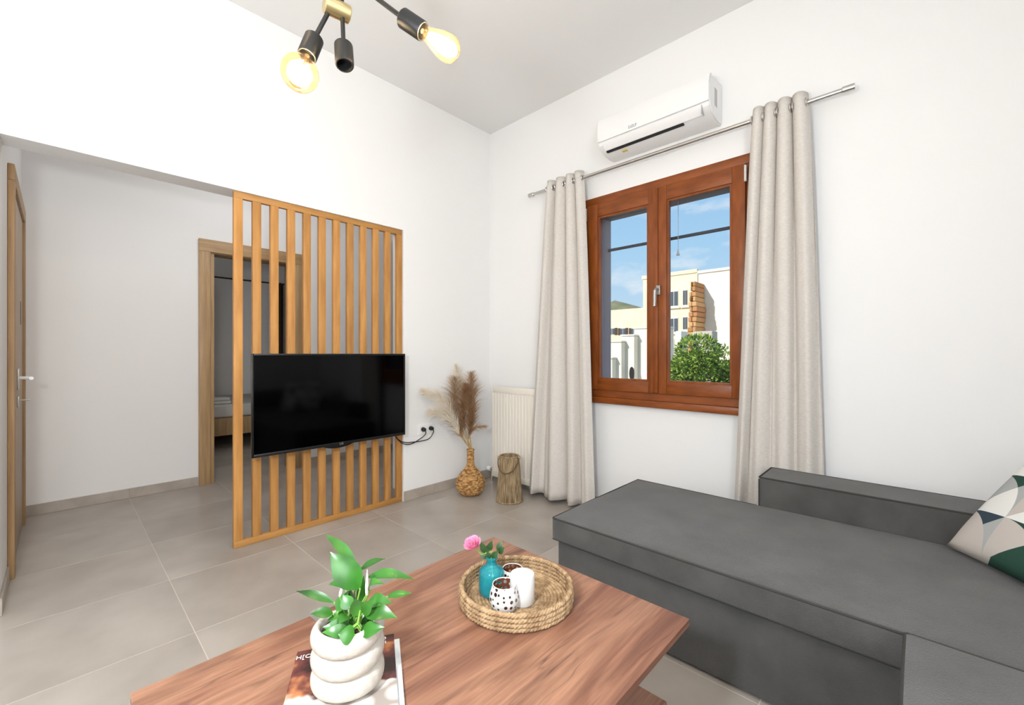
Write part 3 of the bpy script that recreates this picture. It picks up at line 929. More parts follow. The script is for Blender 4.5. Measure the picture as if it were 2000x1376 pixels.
# coiled base: ripples by radius
base_prof = [(0.001, 0.0085)]
for k in range(1, 61):
    rr = (TR - 0.012) * k / 60
    base_prof.append((rr, 0.0065 + 0.0030 * abs(math.sin(PI * k / 4.0))))
lathe(bm, base_prof, 96, (tcn.x, tcn.y, TZ), fn=lambda t, i: (0, 0.0010 * math.sin(40 * t + i * 1.3)))
lathe(bm, [(TR - 0.012, 0.0075), (TR - 0.006, 0.0006), (0.0, 0.0006)], 96, (tcn.x, tcn.y, TZ))
obj('coiled_base', bm, M_straw, tr, smooth=60)
for ring in range(4):
    rr = TR - 0.006 + 0.0015 * (ring in (1, 2))
    z = TZ + 0.0085 + ring * 0.0112
    bm = bmesh.new()
    for strand in range(3):
        pts = []
        n_ = 132
        for k in range(n_):
            t = 2 * PI * k / n_
            a = 33 * t + strand * 2 * PI / 3
            pts.append((tcn.x + (rr + 0.0042 * math.cos(a)) * math.cos(t + ring * 0.07), tcn.y + (rr + 0.0042 * math.cos(a)) * math.sin(t + ring * 0.07), z + 0.0038 * math.sin(a)))
        tube(bm, pts, 0.0042, 6, closed=True)
    obj('braid', bm, M_straw, tr, smooth=80)

# ------------------------------------------------------------------ things on the tray
ZT = TZ + 0.0112
bc = PZ(960, 1158, ZT)
bo = root('glass_bottle', (bc.x, bc.y, ZT), 'turquoise glass bottle vase holding the rose', 'bottle')
obj('glass', LA([(0.0, 0.001), (0.028, 0.0), (0.0335, 0.005), (0.0345, 0.02), (0.0345, 0.058), (0.0325, 0.066), (0.025, 0.073), (0.0155, 0.077), (0.0138, 0.084), (0.0135, 0.094), (0.0165, 0.096), (0.0165, 0.101), (0.012, 0.101), (0.0115, 0.092)], 32, (bc.x, bc.y, ZT)), M_turq, bo, smooth=60)
obj('water', LA([(0.0, 0.004), (0.031, 0.006), (0.0325, 0.03), (0.0325, 0.044), (0.0, 0.044)], 28, (bc.x, bc.y, ZT)), M_water, bo, smooth=40)

cc = PZ(1020, 1173, ZT)
cn = root('pillar_candle', (cc.x, cc.y, ZT), 'plain white cylindrical candle on the tray', 'candle')
obj('wax_body', LA([(0.0, 0.0), (0.0315, 0.0), (0.033, 0.0025), (0.033, 0.071), (0.0315, 0.0735), (0.022, 0.0735), (0.0, 0.073)], 36, (cc.x, cc.y, ZT)), M_candle, cn, smooth=40)

def holes_mat(name, col, scale_u, scale_v):
    m = bpy.data.materials.new(name); m.use_nodes = True
    t = m.node_tree; p = t.nodes['Principled BSDF']; N = t.nodes.new; L = t.links.new
    p.inputs['Base Color'].default_value = lin(col); p.inputs['Roughness'].default_value = 0.5
    uv = N('ShaderNodeUVMap'); mpn = N('ShaderNodeMapping'); mpn.inputs['Scale'].default_value = (scale_u, scale_v, 1)
    L(uv.outputs[0], mpn.inputs[0])
    vo = N('ShaderNodeTexVoronoi'); vo.voronoi_dimensions = '2D'; vo.inputs['Scale'].default_value = 1.0; vo.inputs['Randomness'].default_value = 0.55
    L(mpn.outputs[0], vo.inputs['Vector'])
    sc_ = N('ShaderNodeSeparateColor'); L(vo.outputs['Color'], sc_.inputs[0])
    mr = N('ShaderNodeMapRange'); mr.inputs[3].default_value = 0.17; mr.inputs[4].default_value = 0.36; L(sc_.outputs[0], mr.inputs[0])
    lt = N('ShaderNodeMath'); lt.operation = 'LESS_THAN'; L(vo.outputs['Distance'], lt.inputs[0]); L(mr.outputs[0], lt.inputs[1])
    trn = N('ShaderNodeBsdfTransparent'); ms = N('ShaderNodeMixShader')
    out = t.nodes['Material Output']
    L(lt.outputs[0], ms.inputs[0]); L(p.outputs[0], ms.inputs[1]); L(trn.outputs[0], ms.inputs[2]); L(ms.outputs[0], out.inputs[0])
    return m
M_ho = holes_mat('pierced_white', 'D6D4D1', 15, 66)
M_hi = holes_mat('pierced_copper', '6B3B26', 15, 66)
for px, py, sc_, lab in ((985, 1187, 1.0, 'white pierced tealight holder with copper inside at the tray front'), (1001, 1150, 0.92, 'white pierced tealight holder with copper inside behind the candle')):
    c = PZ(px, py, ZT)
    r = root('tealight_holder', (c.x, c.y, ZT), lab, 'candle holder', 'pierced tealight holders on the tray')
    pr = [(0.028, 0.0), (0.033, 0.006), (0.0375, 0.018), (0.0385, 0.030), (0.0365, 0.044), (0.033, 0.056), (0.0305, 0.064)]
    pr = [(a * sc_, b * sc_) for a, b in pr]
    obj('pierced_shell', LA(pr, 40, (c.x, c.y, ZT), uv=True), M_ho, r, smooth=60)
    obj('copper_lining', LA([(a - 0.0012, b) for a, b in pr], 40, (c.x, c.y, ZT), uv=True), M_hi, r, smooth=60)
    obj('rim', T([(c.x + (pr[-1][0] - 0.0005) * math.cos(2 * PI * k / 32), c.y + (pr[-1][0] - 0.0005) * math.sin(2 * PI * k / 32), ZT + pr[-1][1]) for k in range(32)], 0.0013, 6, closed=True), M_white, r)
    obj('base', LA([(0.0, 0.0003), (pr[0][0], 0.0003), (pr[0][0] - 0.001, 0.003), (0.0, 0.003)], 28, (c.x, c.y, ZT)), mat('copper_base', '6B3B26', 0.5), r)

# rose
BD = (Vector((bc.x, bc.y, 0)) - CAM).dot(FWD)
rs = root('rose', (bc.x, bc.y, ZT + 0.006), 'pink rose with leafy stem standing in the turquoise bottle', 'flower')
head = W(925, 1066, BD + 0.0)
fork = Vector((bc.x, bc.y, ZT + 0.115))
obj('stem', T([(bc.x + 0.008, bc.y, ZT + 0.008), (bc.x, bc.y, ZT + 0.09), fork, W(940, 1082, BD), head], [0.0018, 0.0018, 0.0017, 0.0015, 0.0015], 6), M_stem, rs)
hd_ = (W(910, 1058, BD - 0.03) - head).normalized() * 0.6 + Vector((0, 0, 0.6))
hd_.normalize()
q = Vector((0, 0, 1)).rotation_difference(hd_)
def petal(th, rad, lean, size, up):
    bm = bmesh.new(); g = []
    for i in range(6):
        row = []
        for j in range(6):
            u = (i / 5 - 0.5) * 2; v = j / 5
            wv = size * (0.35 + 0.65 * math.sin(PI * (0.15 + 0.75 * v)) )
            r_ = rad * (0.35 + 0.65 * math.sin(v * PI * 0.5)) + lean * v * v
            a = th + u * wv / max(rad, 0.006) * 0.55
            row.append(bm.verts.new(head + q @ Vector((r_ * math.cos(a), r_ * math.sin(a), up * v - 0.004 - 0.003 * u * u * v))))
        g.append(row)
    for i in range(5):
        for j in range(5):
            bm.faces.new((g[i][j], g[i + 1][j], g[i + 1][j + 1], g[i][j + 1]))
    return bm
for k in range(6): obj('petal', petal(2 * PI * k / 6, 0.0195, 0.005, 0.024, 0.020), M_rose, rs, smooth=180, recalc=False)
for k in range(6): obj('petal', petal(2 * PI * k / 6 + 0.5, 0.0145, 0.003, 0.018, 0.025), M_rose, rs, smooth=180, recalc=False)
for k in range(4): obj('petal', petal(2 * PI * k / 4 + 0.2, 0.0090, 0.001, 0.013, 0.027), M_rose, rs, smooth=180, recalc=False)
for k in range(3): obj('petal', petal(2 * PI * k / 3 + 0.9, 0.0045, 0.0, 0.008, 0.028), M_rose, rs, smooth=180, recalc=False)

def leaf_mesh(bm, base, tip, width, normal, arch=0.0, fold=0.15, n=9, shape=0.9, sag=0.0):
    base, tip = Vector(base), Vector(tip)
    d = tip - base; L_ = d.length; d.normalize()
    nn = Vector(normal); nn = (nn - d * nn.dot(d)).normalized()
    s = d.cross(nn)
    rows = []
    for i in range(n + 1):
        t = i / n
        c = base + d * L_ * t + nn * arch * 4 * t * (1 - t) * L_
        w = width * 0.5 * (math.sin(PI * t ** shape) ** 1.05) if 0 < t < 1 else 0.0006
        w = max(w, 0.0006)
        up = nn * (fold * w)
        rows.append((bm.verts.new(c + s * w + up), bm.verts.new(c + s * w * 0.5 + up * 0.3), bm.verts.new(c), bm.verts.new(c - s * w * 0.5 + up * 0.3), bm.verts.new(c - s * w + up)))
    for i in range(n):
        for k in range(4):
            bm.faces.new((rows[i][k], rows[i][k + 1], rows[i + 1][k + 1], rows[i + 1][k]))
for (b0, t0) in (((947, 1080), (939, 1056)), ((955, 1075), (961, 1055)), ((972, 1078), (980, 1055)), ((974, 1080), (985, 1068)), ((950, 1090), (938, 1080)), ((955, 1092), (952, 1076)), ((960, 1090), (974, 1075)), ((950, 1078), (955, 1062))):
    bm = bmesh.new()
    leaf_mesh(bm, W(*b0, BD), W(*t0, BD + random.uniform(-0.015, 0.015)), 0.017, -FWD + UP * 0.6, 0.08)
    obj('leaf', bm, M_rleaf, rs, smooth=180, recalc=False)
for e_ in ((950, 1070), (978, 1070)):
    obj('twig', T([fork, W(e_[0] - 3, e_[1] + 14, BD), W(*e_, BD)], 0.0011, 5), M_stem, rs)

# ------------------------------------------------------------------ magazines
md = math.radians(-29)
ld = Vector((math.cos(md), math.sin(md), 0))      # long direction (down the page)
td = Vector((-ld.y, ld.x, 0))                     # along the top edge, left to right
def cover_mat(name, dark, mid, light, warm, seedv):
    m = bpy.data.materials.new(name); m.use_nodes = True
    t = m.node_tree; p = t.nodes['Principled BSDF']; N = t.nodes.new; L = t.links.new
    c = N('ShaderNodeTexCoord'); mpn = N('ShaderNodeMapping'); mpn.inputs['Location'].default_value = (seedv, seedv * 2, 0); L(c.outputs['Object'], mpn.inputs[0])
    n1 = N('ShaderNodeTexNoise'); n1.inputs['Scale'].default_value = 13; n1.inputs['Detail'].default_value = 3; L(mpn.outputs[0], n1.inputs['Vector'])
    r = N('ShaderNodeValToRGB'); r.color_ramp.interpolation = 'EASE'
    r.color_ramp.elements[0].position = 0.36; r.color_ramp.elements[0].color = lin(dark)
    r.color_ramp.elements[1].position = 0.66; r.color_ramp.elements[1].color = lin(warm)
    e = r.color_ramp.elements.new(0.52); e.color = lin(mid)
    L(n1.outputs[0], r.inputs[0])
    # white shell-like blobs towards the foot of the page
    vo = N('ShaderNodeTexVoronoi'); vo.inputs['Scale'].default_value = 26; L(mpn.outputs[0], vo.inputs['Vector'])
    r2 = N('ShaderNodeValToRGB'); r2.color_ramp.elements[0].position = 0.25; r2.color_ramp.elements[0].color = lin(light); r2.color_ramp.elements[1].position = 0.7; r2.color_ramp.elements[1].color = lin('9A8F86')
    L(vo.outputs['Distance'], r2.inputs[0])
    dot = N('ShaderNodeVectorMath'); dot.operation = 'DOT_PRODUCT'; dot.inputs[1].default_value = (ld.x, ld.y, 0); L(c.outputs['Object'], dot.inputs[0])
    n3 = N('ShaderNodeTexNoise'); n3.inputs['Scale'].default_value = 18; L(mpn.outputs[0], n3.inputs['Vector'])
    ad = N('ShaderNodeMath'); ad.operation = 'MULTIPLY_ADD'; ad.inputs[1].default_value = 0.14; L(n3.outputs[0], ad.inputs[0]); L(dot.outputs['Value'], ad.inputs[2])
    r3 = N('ShaderNodeValToRGB'); r3.color_ramp.elements[0].position = 0.068; r3.color_ramp.elements[1].position = 0.078
    L(ad.outputs[0], r3.inputs[0])
    mxn = N('ShaderNodeMix'); mxn.data_type = 'RGBA'; L(r3.outputs[0], mxn.inputs[0]); L(r.outputs[0], mxn.inputs[6]); L(r2.outputs[0], mxn.inputs[7])
    L(mxn.outputs[2], p.inputs['Base Color']); p.inputs['Roughness'].default_value = 0.22
    return m
M_paper = mat('page_edges', 'D8D5D0', 0.8)
def rot_box(bm, o, a, wa, b, wb, z0, z1):
    vv = []
    for z in (z0, z1):
        for (s, t) in ((0, 0), (1, 0), (1, 1), (0, 1)):
            p = o + a * (wa * s) + b * (wb * t)
            vv.append(bm.verts.new((p.x, p.y, z)))
    for f in ((3, 2, 1, 0), (4, 5, 6, 7), (0, 1, 5, 4), (1, 2, 6, 5), (2, 3, 7, 6), (3, 0, 4, 7)):
        bm.faces.new([vv[i] for i in f])
mo = PZ(581, 1272, TZ + 0.014); mo.z = 0
mz0 = TZ + 0.0004
mag_specs = [
    ('magazine', 'lower magazine with pale cover strip showing at the right under the pot', mo + td * 0.012 + ld * 0.012, mz0, 0.007, mat('pale_cover', 'B9C2C8', 0.25, col2='DDE0E2', nscale=18)),
    ('magazine', 'upper magazine with brown cover photo of seashells under the pot', mo, mz0 + 0.0074, 0.006, cover_mat('shell_cover', '2A1A1C', '5C3230', 'E6E0D8', 'B8764C', 4.1)),
]
for nm, lab, o_, z, th, m in mag_specs:
    r = root(nm, (o_.x + (ld * 0.14 + td * 0.1).x, o_.y + (ld * 0.14 + td * 0.1).y, z), lab, 'magazine', 'magazines under the plant pot')
    bm = bmesh.new(); rot_box(bm, o_ + ld * 0.001 + td * 0.001, td, 0.203, ld, 0.275, z, z + th - 0.0006)
    obj('pages', bm, M_paper, r, smooth=0)
    bm = bmesh.new(); rot_box(bm, o_, td, 0.205, ld, 0.277, z + th - 0.0006, z + th)
    cv = obj('cover', bm, m, r, smooth=0)
top_mag = r
zc = mz0 + 0.0134 + 0.0006
M_print = mat('white_print', 'E8E4E0', 0.5)
def mt(s, along, down, size, bold=0.0):
    p = mo + td * along + ld * down
    return text_mesh('title_lettering', s, size, M_print, frame_mat((p.x, p.y, zc - 0.0005), td, -ld), top_mag, extrude=0.0003, bold=bold)
mt('H[C]H', 0.024, 0.022, 0.017)
mt('MOT', 0.061, 0.017, 0.011, 0.0004)
mt('MON', 0.061, 0.027, 0.011, 0.0004)
mt('TO', 0.178, 0.011, 0.014, 0.0004)
mt('MH', 0.176, 0.026, 0.016)

# small grey card behind the pot
gp = [PZ(605, 1203, TZ), PZ(620, 1199, TZ), PZ(652, 1240, TZ)]
bm = bmesh.new()
gd = (gp[2] - gp[0]).normalized(); gs = Vector((-gd.y, gd.x, 0))
rot_box(bm, gp[0], gd, 0.11, gs, 0.024, TZ + 0.0004, TZ + 0.012)
tag(obj('grey_case', bm, mat('grey_plastic', '8C8886', 0.5), smooth=0), 'slim grey flat case lying behind the white pot', 'case')

# ------------------------------------------------------------------ coil pot and peace lily
pz = zc - 0.0002
pc = PZ(680, 1333, pz)
pot = root('coil_pot', (pc.x, pc.y, pz), 'off-white pot of three fat stacked coils on the magazines', 'pot')
prof = [(0.0, 0.0), (0.045, 0.0), (0.058, 0.006)]
for b_ in range(3):
    z0 = 0.004 + b_ * 0.041
    for k in range(0 if b_ else 2, 10):
        a = PI * k / 10
        prof.append((0.0555 + 0.0135 * math.sqrt(max(0, 1 - (2 * k / 10 - 1) ** 2)), z0 + 0.041 * k / 10))
prof += [(0.0605, 0.1255), (0.056, 0.1275), (0.0515, 0.124), (0.050, 0.11), (0.049, 0.06)]
az = math.atan2(RGT.y, RGT.x)
def potfn(t, i):
    z = prof[i][1]
    k = max(0.0, min(1.0, (z - 0.01) / 0.05))
    return (0.0015 * math.sin(2 * t + 0.7), k * (0.0045 * math.cos(t - az) + 0.0022 * math.sin(2 * (t - az) + 0.6) + 0.003 * math.exp(-((math.cos(t - az - 0.5) - 1) / 0.06) ** 2)))
obj('coiled_body', LA(prof, 64, (pc.x, pc.y, pz), fn=potfn), M_pot, pot, smooth=80)
obj('soil', LA([(0.0, 0.112), (0.03, 0.114), (0.0505, 0.108)], 32, (pc.x, pc.y, pz), fn=lambda t, i: (0, 0.002 * math.sin(7 * t + i))), M_soil, pot, smooth=60)
PD = (Vector((pc.x, pc.y, 0)) - CAM).dot(FWD)
lily = root('peace_lily', (pc.x, pc.y, pz + 0.112), 'glossy green peace lily growing in the white coil pot', 'plant')
def zp(x, y): return (540 + x / 3.866, 1020 + y / 3.866)
FR = -FWD + UP * 0.9
leaves = [  # base, tip (zoomed-photo px), depth base, depth tip, width m, normal, arch
    ((605, 330), (370, 92), 0.01, 0.05, 0.022, FR + RGT * 0.8, 0.10),
    ((632, 500), (405, 222), -0.02, -0.02, 0.050, -FWD * 0.9 + UP * 0.5 + RGT * 0.25, 0.10),
    ((625, 365), (825, 273), 0.02, 0.03, 0.020, UP - RGT * 0.3 - FWD * 0.4, 0.10),
    ((685, 415), (1040, 430), 0.01, 0.0, 0.022, UP - FWD * 0.6, 0.16),
    ((700, 515), (815, 465), -0.01, -0.02, 0.020, UP - FWD * 0.4 - RGT * .3, 0.40),
    ((680, 615), (875, 607), -0.02, -0.03, 0.028, UP - FWD * 0.6, 0.18),
    ((830, 560), (1020, 535), 0.01, 0.02, 0.016, UP - FWD * 0.5, 0.06),
    ((665, 672), (910, 718), -0.03, -0.05, 0.032, UP - FWD * 0.8, 0.16),
    ((440, 605), (150, 518), 0.0, 0.01, 0.017, UP - FWD * 0.7, 0.10),
    ((430, 690), (258, 690), -0.02, -0.03, 0.022, UP - FWD * 0.7, 0.14),
    ((525, 490), (390, 472), 0.02, 0.03, 0.014, UP - FWD * 0.5, 0.22),
    ((460, 680), (545, 515), -0.02, 0.0, 0.028, FR - RGT * 0.4, 0.06),
    ((560, 650), (500, 545), -0.03, -0.02, 0.026, FR, 0.06),
    ((630, 705), (590, 575), -0.04, -0.05, 0.030, -FWD + RGT * .3, -0.05),
    ((650, 690), (740, 580), -0.04, -0.05, 0.024, -FWD + UP * 0.6, 0.08),
    ((560, 800), (350, 790), -0.03, -0.05, 0.030, UP - FWD, 0.14),
    ((570, 830), (345, 830), -0.04, -0.055, 0.024, UP - FWD, 0.18),
    ((640, 830), (815, 790), -0.035, -0.045, 0.028, UP - FWD, 0.12),
    ((590, 850), (465, 840), -0.05, -0.06, 0.032, UP * .6 - FWD, 0.10),
    ((560, 720), (385, 735), -0.01, -0.02, 0.030, UP - FWD * 0.6, 0.12),
    ((540, 700), (470, 765), -0.03, -0.055, 0.022, UP - FWD, 0.15),
    ((610, 760), (700, 690), 0.0, 0.01, 0.030, UP - FWD, 0.10),
    ((520, 780), (440, 700), 0.02, 0.02, 0.030, FR, 0.06),
    ((620, 640), (660, 400), 0.0, 0.01, 0.018, -FWD + RGT * 0.5, 0.03),
    ((590, 620), (560, 500), 0.01, 0.0, 0.030, FR - RGT * 0.5, 0.03),
    ((690, 780), (745, 720), 0.02, 0.03, 0.026, UP - FWD, 0.1),
]
_r = random.Random(21)
for k in range(16):   # low leaves filling the pot mouth
    b0 = (_r.uniform(500, 660), _r.uniform(740, 850))
    a_ = _r.uniform(-0.3, PI + 0.3)
    leaves.append((b0, (b0[0] + 120 * math.cos(a_) * _r.uniform(0.6, 1.2), b0[1] - 70 * math.sin(a_) * _r.uniform(0.3, 1.1)), _r.uniform(-0.03, 0.02), _r.uniform(-0.035, 0.03), _r.uniform(0.018, 0.028), UP - FWD * _r.uniform(0.3, 1.0) + RGT * _r.uniform(-0.5, 0.5), 0.14))
soilc = Vector((pc.x, pc.y, pz + 0.113))
for k, (b0, t0, db, dt, wd_, nrm, ar) in enumerate(leaves):
    bp = W(*zp(*b0), PD + db); tp = W(*zp(*t0), PD + dt)
    s0 = soilc + (RGT * ((zp(*b0)[0] - 683) * 0.0006)) - FWD * (-db * 0.3)
    s0.z = soilc.z
    bm = bmesh.new()
    leaf_mesh(bm, bp, tp, wd_, nrm, ar, 0.16, n=12, shape=0.8)
    lf_ = obj('leaf', bm, M_leaf, lily, smooth=180, recalc=False)
    mid = s0.lerp(bp, 0.55) + Vector((0, 0, 0.008))
    if bp.z < soilc.z + 0.01: mid = s0.lerp(bp, 0.5) + Vector((0, 0, 0.012))
    obj('petiole', T([s0, mid, bp, bp.lerp(tp, 0.15)], [0.0022, 0.0018, 0.0014, 0.0008], 6), M_stem, lf_)
obj('front_stem', T([soilc - FWD * 0.045 + RGT * -0.012, W(*zp(615, 760), PD - 0.045), W(*zp(632, 660), PD - 0.04)], [0.0026, 0.0024, 0.0016], 6), M_stem, lily)
for b0, t0 in (((680, 545), (686, 355)), ((478, 555), (503, 458))):
    bp, tp = W(*zp(*b0), PD - 0.02), W(*zp(*t0), PD - 0.02)
    bm = bmesh.new()
    tube(bm, [bp, bp.lerp(tp, 0.3), bp.lerp(tp, 0.7), tp], [0.0022, 0.0034, 0.0022, 0.0006], 8)
    sp_ = obj('spathe', bm, M_spathe, lily, smooth=60)
    obj('flower_stem', T([soilc, soilc.lerp(bp, 0.6), bp], 0.0014, 6), M_stem, sp_)

# ================================================================== SOFA
sf = root('corner_sofa', (2.6, -0.9, 0), 'dark grey fabric corner sofa with chaise and low back', 'sofa')
def cushion(x0, x1, y0, y1, z0, z1, bev, puff=0.0, cuts=14):
    bm = bmesh.new()
    box(bm, x0, x1, y0, y1, z0, z1, bev=bev, seg=3)
    if puff:
        bmesh.ops.subdivide_edges(bm, edges=[e for e in bm.edges if e.calc_length() > 0.15], cuts=cuts, use_grid_fill=True)
        for v in bm.verts:
            u = (v.co.x - x0) / (x1 - x0); w = (v.co.y - y0) / (y1 - y0)
            if v.co.z > z1 - bev * 0.6:
                v.co.z += puff * (max(0, 16 * u * (1 - u) * w * (1 - w))) ** 0.4 + 0.0025 * math.sin(9 * u + 3 * w) * math.sin(7 * w)
    return bm
def piping(pts, parent, r=0.0038):
    return obj('piping', T(pts, r, 6), M_pipe, parent)
CX0, CX1, CYF, CYB = 1.618, 3.66, -1.172, -0.375
CZ = 0.382
obj('chaise_base', cushion(CX0 + 0.012, CX1, -1.142, CYB - 0.004, 0.012, 0.284, 0.008), M_sofa, sf)
cm = obj('chaise_mattress', cushion(CX0, CX1, CYF, CYB, 0.287, CZ, 0.012, 0.010), M_sofa, sf, smooth=60)
piping([(CX1, CYF + 0.003, CZ - 0.002), (CX0 + 0.006, CYF + 0.003, CZ - 0.002), (CX0 + 0.003, CYF + 0.01, CZ - 0.002), (CX0 + 0.003, CYB, CZ - 0.002), (CX0 + 0.01, CYB - 0.003, CZ - 0.002), (2.23, CYB - 0.003, CZ - 0.002)], cm)
piping([(CX1, CYF + 0.003, 0.290), (CX0 + 0.006, CYF + 0.003, 0.290), (CX0 + 0.003, CYF + 0.01, 0.290), (CX0 + 0.003, CYB, 0.290)], cm, 0.003)
bmb = cushion(2.236, 3.66, -0.366, -0.124, 0.012, 0.516, 0.014)
bk = obj('low_back', bmb, M_sofa, sf, smooth=60)
piping([(3.66, -0.364, 0.513), (2.240, -0.364, 0.513), (2.238, -0.360, 0.513), (2.238, -0.134, 0.513), (2.244, -0.130, 0.513), (3.66, -0.130, 0.513)], bk)
piping([(2.238, -0.3665, 0.015), (2.238, -0.3665, 0.505)], bk, 0.003)
MX0, MX1, MYF, MYB = 2.762, 3.66, -3.10, -1.186
obj('seat_base', cushion(MX0 + 0.012, MX1, MYF, MYB - 0.01, 0.012, 0.284, 0.008), M_sofa, sf)
sm_ = obj('seat_cushion', cushion(MX0, MX1, MYF, MYB, 0.287, 0.398, 0.014, 0.008), M_sofa, sf, smooth=60)
piping([(MX0 + 0.004, MYF, 0.394), (MX0 + 0.004, MYB - 0.008, 0.394), (MX0 + 0.010, MYB - 0.003, 0.394), (MX1, MYB - 0.003, 0.394)], sm_)
obj('side_back', cushion(MX1 + 0.002, 3.88, MYF, -0.128, 0.012, 0.62, 0.02), M_sofa, sf, smooth=60)

# ------------------------------------------------------------------ patterned cushion
def pattern_mat():
    m = bpy.data.materials.new('geometric_print'); m.use_nodes = True
    t = m.node_tree; p = t.nodes['Principled BSDF']; N = t.nodes.new; L = t.links.new
    p.inputs['Roughness'].default_value = 0.95; p.inputs['Specular IOR Level'].default_value = 0.1
    uv = N('ShaderNodeUVMap'); sc_ = N('ShaderNodeVectorMath'); sc_.operation = 'MULTIPLY'; sc_.inputs[1].default_value = (2.7, 2.7, 0); L(uv.outputs[0], sc_.inputs[0])
    fl_ = N('ShaderNodeVectorMath'); fl_.operation = 'FLOOR'; L(sc_.outputs[0], fl_.inputs[0])
    fr_ = N('ShaderNodeVectorMath'); fr_.operation = 'FRACTION'; L(sc_.outputs[0], fr_.inputs[0])
    sp = N('ShaderNodeSeparateXYZ'); L(fr_.outputs[0], sp.inputs[0])
    gt = N('ShaderNodeMath'); gt.operation = 'GREATER_THAN'; L(sp.outputs[0], gt.inputs[0]); L(sp.outputs[1], gt.inputs[1])
    ln_ = N('ShaderNodeVectorMath'); ln_.operation = 'LENGTH'; L(fr_.outputs[0], ln_.inputs[0])
    arc = N('ShaderNodeMath'); arc.operation = 'GREATER_THAN'; arc.inputs[1].default_value = 1.0; L(ln_.outputs['Value'], arc.inputs[0])
    a2 = N('ShaderNodeMath'); a2.operation = 'MULTIPLY_ADD'; a2.inputs[1].default_value = 2.0; L(arc.outputs[0], a2.inputs[0]); L(gt.outputs[0], a2.inputs[2])
    cb = N('ShaderNodeCombineXYZ'); L(a2.outputs[0], cb.inputs[2])
    ad = N('ShaderNodeVectorMath'); ad.operation = 'ADD'; L(fl_.outputs[0], ad.inputs[0]); L(cb.outputs[0], ad.inputs[1])
    wnz = N('ShaderNodeTexWhiteNoise'); wnz.noise_dimensions = '3D'; L(ad.outputs[0], wnz.inputs['Vector'])
    r = N('ShaderNodeValToRGB'); r.color_ramp.interpolation = 'CONSTANT'
    cs = [(0, 'E4E3DF'), (0.36, 'A9ABAA'), (0.55, 'BFB7B0'), (0.70, 'DEDDD9'), (0.78, '2E4A40'), (0.88, '3A4650')]
    r.color_ramp.elements[0].color = lin(cs[0][1]); r.color_ramp.elements[1].position = cs[1][0]; r.color_ramp.elements[1].color = lin(cs[1][1])
    for pos, h in cs[2:]:
        e = r.color_ramp.elements.new(pos); e.color = lin(h)
    L(wnz.outputs['Value'], r.inputs[0]); L(r.outputs[0], p.inputs['Base Color'])
    return m
def pillow(name, label, A, bdir, ndir, tilt, size, thick):
    bdir = Vector(bdir).normalized(); ndir = Vector(ndir).normalized()
    up = ndir * math.sin(tilt) + UP * math.cos(tilt)
    nr = bdir.cross(up).normalized()
    bm = bmesh.new(); lay = bm.loops.layers.uv.verify()
    n = 22
    sheets = []
    for sgn in (1, -1):
        g = []
        for i in range(n + 1):
            row = []
            for j in range(n + 1):
                u, v = i / n, j / n
                e_ = max(0.0, (16 * u * (1 - u) * v * (1 - v)))
                pin = 1 - 0.06 * (1 - abs(2 * u - 1)) * 0
                uu = u + 0.035 * (0.5 - u) * (1 - (2 * v - 1) ** 2)
                vv = v + 0.035 * (0.5 - v) * (1 - (2 * u - 1) ** 2)
                row.append(bm.verts.new(A + bdir * (uu * size) + up * (vv * size) + nr * (sgn * thick * 0.5 * e_ ** 0.42)))
            g.append(row)
        sheets.append(g)
        for i in range(n):
            for j in range(n):
                f = bm.faces.new((g[i][j], g[i + 1][j], g[i + 1][j + 1], g[i][j + 1]))
                for lp, (a, b) in zip(f.loops, ((i, j), (i + 1, j), (i + 1, j + 1), (i, j + 1))):
                    lp[lay].uv = (a / n + 0.05, b / n + 0.02)
    bmesh.ops.remove_doubles(bm, verts=bm.verts, dist=0.0005)
    r = root(name, A, label, 'cushion')
    c = obj('cover', bm, pattern_mat(), r, smooth=180)
    edge = [A + bdir * size * s for s in (0, 0.5, 1)]
    return r
pillow('throw_pillow', 'throw pillow with grey white and green geometric print on the sofa', Vector((2.862, -0.43, 0.400)), (0.58, -0.815, 0), (0.815, 0.58, 0), math.radians(40), 0.46, 0.13)

# ================================================================== CHANDELIER
HD = 1.15
hub = W(658, 18, HD)
hub2 = W(655, -62, HD)
ch = root('chandelier', (hub.x, hub.y, CEIL), 'black and brass branching pendant lamp with amber bulbs', 'lamp')
obj('ceiling_rose', LA([(0.0, CEIL - 0.03), (0.055, CEIL - 0.03), (0.06, CEIL - 0.001), (0.0, CEIL - 0.001)], 28, (hub.x, hub.y, 0)), M_black, ch)
top = Vector((hub.x, hub.y, CEIL - 0.03))
obj('stem', T([top, Vector((hub.x, hub.y, hub2.z)), hub], 0.0065, 10), M_black, ch)
hubc2 = Vector((hub.x, hub.y, hub2.z))
axd = Vector((0.15, 1, 0)).normalized()
for c, ax in ((hub, axd), (hubc2, Vector((1, 0.3, 0)).normalized())):
    obj('brass_hub', LA([(0.0, -0.033), (0.020, -0.033), (0.0225, -0.0305), (0.0225, 0.0305), (0.020, 0.033), (0.0, 0.033)], 24, c, axis=ax), M_brass, ch, smooth=40)
